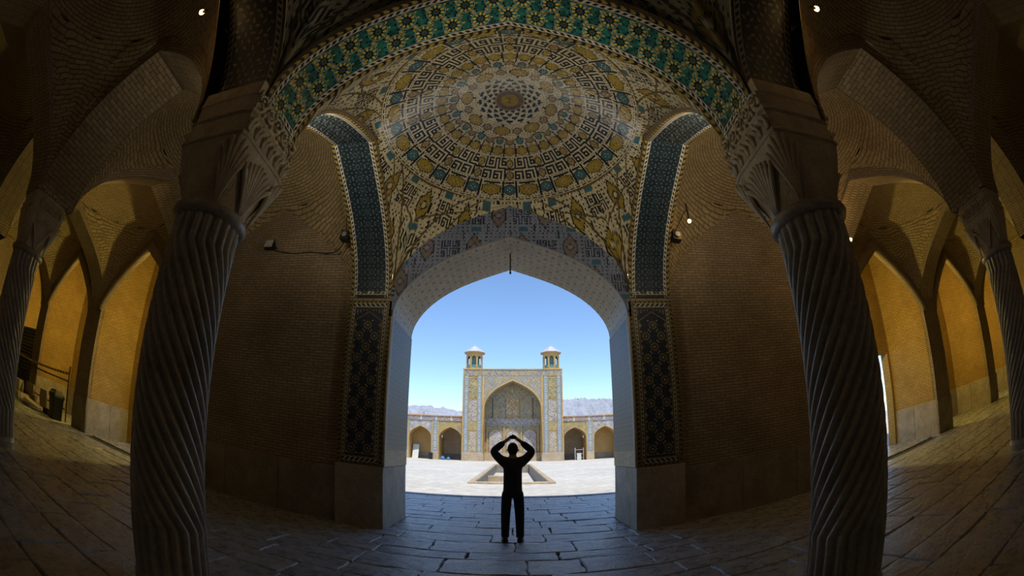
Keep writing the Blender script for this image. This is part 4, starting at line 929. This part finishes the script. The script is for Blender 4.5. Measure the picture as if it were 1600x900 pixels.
for s, t in ((-1, 'l'), (1, 'r')):
    bone('sh' + t, (s * .185, .0, 1.41), .072, 'neckb'); bone('el' + t, (s * .33, .12, 1.585), .050, 'sh' + t); bone('wr' + t, (s * .125, .27, 1.765), .034, 'el' + t); bone('pa' + t, (s * .085, .30, 1.80), .030, 'wr' + t)
    for f in range(4):
        k = 'f%d%s' % (f, t); dz = .012 - .012 * f; bone(k, (s * .065, .315 - .004 * f, 1.828 + dz), .0095, 'pa' + t); bone(k + 'b', (s * .045, .330, 1.838 + dz * .9), .0085, k); bone(k + 'c', (s * .022, .322, 1.836 + dz), .0075, k + 'b')
    bone('th' + t, (s * .058, .285, 1.785), .011, 'pa' + t); bone('th2' + t, (s * .036, .282, 1.790), .009, 'th' + t)
    bone('hip' + t, (s * .095, .0, .86), .098, 'pelvis'); bone('kn' + t, (s * .115, .01, .49), .062, 'hip' + t); bone('an' + t, (s * .125, -.01, .10), .044, 'kn' + t); bone('to' + t, (s * .14, .12, .045), .038, 'an' + t)
skinned('body', V_, E_, R_, 0, M_skin, man)
jv = [(0, 0, .90), (0, .01, 1.08), (0, 0, 1.30), (0, 0, 1.44), (-.185, 0, 1.415), (.185, 0, 1.415), (-.33, .12, 1.585), (.33, .12, 1.585), (-.15, .25, 1.742), (.15, .25, 1.742), (0, 0, .84)]
skinned('jacket', jv, [(0, 1), (1, 2), (2, 3), (3, 4), (3, 5), (4, 6), (5, 7), (6, 8), (7, 9), (0, 10)], [.178, .165, .178, .098, .092, .092, .074, .074, .054, .054, .182], 1, M_jacket, man)
tv = [(0, 0, .93), (-.095, 0, .84), (.095, 0, .84), (-.115, .01, .49), (.115, .01, .49), (-.122, 0, .12), (.122, 0, .12), (-.122, 0, .06), (.122, 0, .06)]
skinned('trousers', tv, [(0, 1), (0, 2), (1, 3), (2, 4), (3, 5), (4, 6), (5, 7), (6, 8)], [.115, .102, .102, .084, .084, .070, .070, .072, .072], 0, M_trouser, man)
o = MB().ellipsoid((0, .018, 1.625), [(.088, 0, 0), (0, .108, 0), (0, 0, .112)], 20, 14).build('hair', M_hair, None, True); o.parent = man
for s in (-1, 1):
    a = math.radians(12) * s; mb = MB(); ca, sa = math.cos(a), math.sin(a)
    def rg(z, l0, l1, w): return [((s * .125) + (x * ca + y * sa), -.02 + (-x * sa + y * ca), z) for x, y in [(w * math.cos(t) * (1 if math.sin(t) < 0 else .95), (l1 if math.sin(t) > 0 else l0) * math.sin(t)) for t in [2 * PI * k / 16 for k in range(16)]]]
    mb.loft([rg(.0, .085, .20, .048), rg(.02, .09, .205, .052), rg(.05, .088, .19, .050), rg(.085, .08, .11, .046), rg(.10, .07, .075, .042)]); o = mb.build('shoe', M_shoe, None, True); o.parent = man
for s in (-1, 1):
    o = MB().ellipsoid((s * .094, .045, 1.60), [(.008, 0, 0), (0, .018, 0), (0, 0, .026)], 8, 6).build('ear', M_skin, None, True); o.parent = man
cm = empty('camera_body', (.055, 7.45, 1.80)); tag(cm, 'small black camera held up above the head', 'camera')
o = MB().bbox(-.055, .055, -.02, .02, .0, .068, .008).build('housing', M_black); o.parent = cm
o = MB().tube([(0, .02, .034), (0, .065, .034)], .028, 14).build('lens', M_black); o.parent = cm
o = MB().bbox(-.018, .018, -.015, .015, .066, .084, .005).build('finder', M_black); o.parent = cm

# ------------------------------------------------------------------ fittings, lamps and added fill lights in the hall
M_glass = plain('lamp_glass', (.45, .46, .47), .2); M_lit = glow('lit_lamp', (1.0, .50, .14), 7.0)
def floodlight(loc, rz, tilt, label, lit=False, s=1.0):
    r = empty('floodlight', loc, rz); tag(r, label, 'lamp')
    def part(mb, nm, mat): o = mb.build(nm, mat); o.parent = r; o.rotation_euler = (tilt, 0, 0); return o
    part(MB().loft([[(-.10 * s, -.06 * s, -.08 * s), (.10 * s, -.06 * s, -.08 * s), (.10 * s, -.06 * s, .08 * s), (-.10 * s, -.06 * s, .08 * s)], [(-.13 * s, -.20 * s, -.11 * s), (.13 * s, -.20 * s, -.11 * s), (.13 * s, -.20 * s, .11 * s), (-.13 * s, -.20 * s, .11 * s)]]), 'housing', M_black)
    part(MB().bbox(-.115 * s, .115 * s, -.208 * s, -.198 * s, -.095 * s, .095 * s, .003), 'glass', M_lit if lit else M_glass)
    o = MB().tube([(-.14 * s, -.12 * s, 0), (-.14 * s, 0, 0), (.14 * s, 0, 0), (.14 * s, -.12 * s, 0)], .012 * s, 6).build('bracket', M_black); o.parent = r
    return r
floodlight((-5.50, 7.64, 5.66), 0, -.15, 'unlit floodlight with pale glass on the left brick wall')
for sx in (-1, 1):
    s = 'left' if sx < 0 else 'right'
    o = empty('loudspeaker', (sx * 3.262, 6.95, 5.50)); tag(o, 'small black loudspeaker on the outer edge of the %s tiled arch' % s, 'speaker')
    c = MB().prism([(-.09, -.09), (.09, -.12), (.11, .07), (-.07, .11)], 'y', -.09, .09).build('cabinet', M_black); c.parent = o
    c = MB().lathe([(.02, 0), (.05, .01), (.055, .025)], n=14).build('cone', M_grey); c.parent = o; c.rotation_euler = (PI / 2, 0, 0); c.location = (0.01, -.09, 0)
    c = MB().tube([(0, .08, 0), (0, .1, .03)], .015, 6).build('bracket', M_black); c.parent = o
    pts = [(sx * (3.62 + .3 * t), YB - .01, 6.05 - .1 * t) for t in (0, 1)]
pts = [(-3.29, 7.04, 5.46), (-3.45, 7.2, 5.38), (-3.75, 7.5, 5.42), (-4.05, 7.63, 5.48), (-4.4, 7.63, 5.53), (-4.8, 7.63, 5.50), (-5.2, 7.63, 5.55), (-5.45, 7.63, 5.62)]
tag(MB().tube(pts, .011, 6).build('cable', M_black), 'black cable drooping along the left wall from floodlight to loudspeaker', 'cable')
tag(MB().tube([(-3.27, 6.95, 5.615), (-3.25, 6.85, 5.75), (-3.22, 6.72, 5.9)], .009, 6).build('cable', M_black), 'short cable rising above the left loudspeaker', 'cable')
tag(MB().tube([(3.28, 6.93, 5.62), (3.36, 6.80, 5.78), (3.42, 6.7, 5.88), (3.46, 6.64, 5.92)], .009, 6).build('cable', M_black), 'short cable between the right loudspeaker and the lit bulb', 'cable')
def bulb(loc, label, power, r=.05, col=(1., .62, .25), mount=(0, .1, 0)):
    e = empty('wall_lamp', loc); tag(e, label, 'lamp')
    o = MB().lathe([(.01, -r), (r * .7, -r * .7), (r, 0), (r * .7, r * .7), (.01, r)], n=16).build('bulb', M_lit, None, True); o.parent = e
    m_ = Vector(mount); o = MB().tube([m_.normalized() * r * .8, m_], .018, 8).build('holder', M_black); o.parent = e
    l = bpy.data.lights.new('lamp_light', 'POINT'); l.energy = power; l.color = col; l.shadow_soft_size = r; lo = bpy.data.objects.new('lamp_light', l); COL.objects.link(lo); lo.parent = e; lo.location = Vector((0, 0, 0)) - m_.normalized() * r * 1.6
bulb((3.48, 6.62, 5.67), 'small lit bulb glowing beside the right tiled arch', LAMP_W, .04, mount=(0, 0, .4))
bulb((7.62, 6.17, 5.26), 'small lit bulb on the aisle arch behind the right spiral column', LAMP_A, .04, mount=(.1, 0, 0))
def fill_uplight(loc, power, label, col=(1., .80, .50), aim=(0, 0, 1), spread=150, arm=(0, -.25)):  # fill light added behind a capital to brighten vaults
    """added fill light, out of view: shallow bowl throwing light up at the vault"""
    e = empty('fill_uplight', loc); tag(e, label, 'lamp', 'added bowl fill lights behind the capitals')
    o = MB().lathe([(.03, -.10), (.07, -.08), (.10, -.02), (.105, .0), (.095, .0), (.06, -.06), (.02, -.07)], n=18).build('bowl', M_black, None, True); o.parent = e
    o = MB().lathe([(.01, -.06), (.05, -.05), (.06, -.03), (.03, -.005), (.005, 0)], n=14).build('lamp_bulb', M_lit, None, True); o.parent = e
    o = MB().tube([(0, 0, -.08), (arm[0] * .5, arm[1] * .5, -.10), (arm[0], arm[1], -.08)], .014, 6).build('arm', M_black); o.parent = e
    l = bpy.data.lights.new('lamp_light', 'SPOT'); l.energy = power; l.color = col; l.shadow_soft_size = .22; l.spot_size = math.radians(spread); l.spot_blend = .6
    lo = bpy.data.objects.new('lamp_light', l); COL.objects.link(lo); lo.parent = e; lo.location = (0, 0, .03); lo.rotation_euler = (-Vector(aim)).to_track_quat('Z', 'Y').to_euler()
for sx in (-1, 1):
    s = 'left' if sx < 0 else 'right'
    bulb((sx * 3.24, 1.43, 5.33), 'lit ring-shaped spotlight above the %s spiral column' % s, LAMP_C, .035, mount=(-sx * .1, .0, -.02))
    fill_uplight((sx * 2.68, 3.32, 4.60), FILL_N, 'bowl uplight added behind the %s spiral column to brighten the tiled dome' % s, (1., .86, .60), (-sx * .5, .4, 1), 179)
    fill_uplight((sx * 3.28, 3.42, 4.60), FILL_A, 'bowl uplight added behind the %s spiral column to brighten the aisle' % s, (1., .86, .62), (sx * .5, .4, 1), 150, (-sx * .2, -.3))
    fill_uplight((sx * 8.86, 3.40, 4.60), FILL_B, 'bowl uplight added behind the second %s column to warm the outer vaults' % s, (1., .64, .28), (sx * .3, .2, 1), 115, (-sx * .25, -.3))
    for k, xc in enumerate((10.94, 16.4, 21.8)):
        bulb((sx * (xc - 2.0), 9.1, 3.9), 'added fill lamp hidden on the inner jamb of the %s %s opening' % (('first', 'second', 'third')[k], s), FILL_P, .08, (1., .77, .20), mount=(-sx * .16, 0, 0))  # added lamps, hidden from view, that brighten the ochre jambs

for i, x in enumerate((-5.5, 5.5)):
    bulb((x, -3.9, 5.2), 'added fill lamp behind the camera, %s' % ('left', 'right')[i], FILL_H, .1, (1., .88, .70), mount=(0, 0, 2.6))  # added unseen lamps, a soft fill from the rear

# ------------------------------------------------------------------ builders' clutter at the left
M_bin = plain('bin_plastic', (.014, .015, .018), .4); M_rail = plain('rail_paint', (.06, .045, .035), .5)
bn = empty('rubbish_bin', (-14.75, 7.40, 0)); tag(bn, 'black plastic rubbish bin with swing lid by the left pilaster', 'bin')
q = lambda h, z: [(-14.75 + x, 7.40 + y, z) for x, y, _ in sq_ring(h, 0, .25)]
MB().loft([q(.22, 0), q(.23, .05), q(.27, .72), q(.30, .74), q(.30, .78)]).build('body', M_bin, bn); MB().loft([q(.30, .78), q(.29, .84), q(.20, .98), q(.17, 1.0)]).build('lid', M_bin, bn); MB().bbox(-14.9, -14.6, 7.13, 7.17, .82, .93, .01).build('flap', M_grey, bn)
br = empty('pipe_barrier', (-14.9, 7.9, 0)); tag(br, 'rust-dark pipe barrier across the left opening', 'barrier')
MB().tube([(-14.75, 7.92, 0), (-14.75, 7.92, 1.95)], .03, 8).build('post', M_rail, br); MB().tube([(-14.7, 7.92, 1.42), (-19.6, 7.92, 1.42)], .03, 8).build('rail', M_rail, br); MB().tube([(-14.9, 7.92, .42), (-19.6, 7.92, .40)], .03, 8).build('rail', M_rail, br); MB().tube([(-19.6, 7.92, 0), (-19.6, 7.92, 1.95)], .03, 8).build('post', M_rail, br)
m, nt, b = base('caution_tape'); w_ = N(nt, 'ShaderNodeTexWave', wave_type='BANDS', bands_direction='DIAGONAL'); w_.inputs['Scale'].default_value = 2.2; nt.links.new(N(nt, 'ShaderNodeTexCoord').outputs['Object'], w_.inputs['Vector']); nt.links.new(ramp(nt, w_.outputs['Fac'], .28, .32, (.02, .018, .01), (.80, .60, .04)), b.inputs['Base Color'])
nseg = 24; X = np.linspace(-14.72, -21.5, nseg + 1); Zt = 1.62 + .12 * ((X + 18) / 3.4) ** 2 * .6; P = np.stack([np.stack([X, np.full(nseg + 1, 7.86) + .02 * np.sin(X * 2), Zt + e], 1) for e in (-.045, .045)], 1)
P2 = P.copy(); P2[..., 1] += .004; ml = MB(); ml.loft([[tuple(P[i, 0]), tuple(P[i, 1]), tuple(P2[i, 1]), tuple(P2[i, 0])] for i in range(nseg + 1)]); tag(ml.build('caution_tape', m), 'yellow and black caution tape sagging across the left opening', 'tape')
M_slabnew = plain('cut_stone', (.30, .26, .21), .8); M_slabpale = plain('pale_cut_stone', (.42, .38, .31), .8)
cl = [((-16.4, 7.56, 0), (.62, .06, .78), (.10, 0, .1), 'upright brown slab leaning behind the rubble'), ((-18.0, 7.50, .0), (1.0, .08, .75), (.12, .0, .05), 'wide brown slab standing at the far end of the rubble'), ((-16.0, 6.85, .09), (.95, .5, .12), (.0, .16, .5), 'pale slab lying slanted at the front of the rubble'), ((-17.05, 6.80, .10), (.95, .45, .14), (.05, .14, -.3), 'second pale slab lying across the rubble'), ((-17.2, 7.38, .0), (.45, .3, .42), (.0, .0, .3), 'block of broken masonry standing upright in the rubble'), ((-18.3, 6.85, .0), (.6, .4, .25), (0, .0, .3), 'low stone offcut at the column end of the rubble'), ((-19.0, 7.1, .0), (.5, .4, .7), (.0, .0, .5), 'white stone chunk farthest left in the rubble'), ((-15.4, 7.30, 0), (.3, .25, .22), (0, 0, .4), 'small dark box beside the rubbish bin')]
for i, (loc, (w, d, h), rot, lab) in enumerate(cl):
    r = random.Random(i); vs = MB(); ring = lambda z, k: [(w / 2 * a * k + r.uniform(-.02, .02), d / 2 * b_ * k + r.uniform(-.02, .02), z + r.uniform(-.01, .01)) for a, b_ in ((-1, -1), (0, -1.03), (1, -1), (1.02, 0), (1, 1), (0, 1.02), (-1, 1), (-1.03, 0))]
    vs.loft([ring(0.02, .97), ring(h * .5, 1.0), ring(h * .97, .98), ring(h, .93)]); o = vs.build('stone_offcut', (M_slabnew, M_slabnew, M_slabpale, M_slabpale, M_slabnew, M_slabpale, M_slabpale, M_bin)[i]); o.location = loc; o.rotation_euler = rot; tag(o, lab, 'stone' if i < 7 else 'box', 'rubble by the left opening')
M_shutter = plain('shutter_steel', (.08, .085, .09), .5, .3)
sh = empty('roller_shutter', (-21.9, YS + .1, 0)); tag(sh, 'grey corrugated roller shutter closing the farthest left opening', 'shutter')
for k in range(20): MB().tube([(-24.0, YS + .1, .08 + .15 * k), (-19.75, YS + .1, .08 + .15 * k)], .08, 8).build('slat', M_shutter, sh)
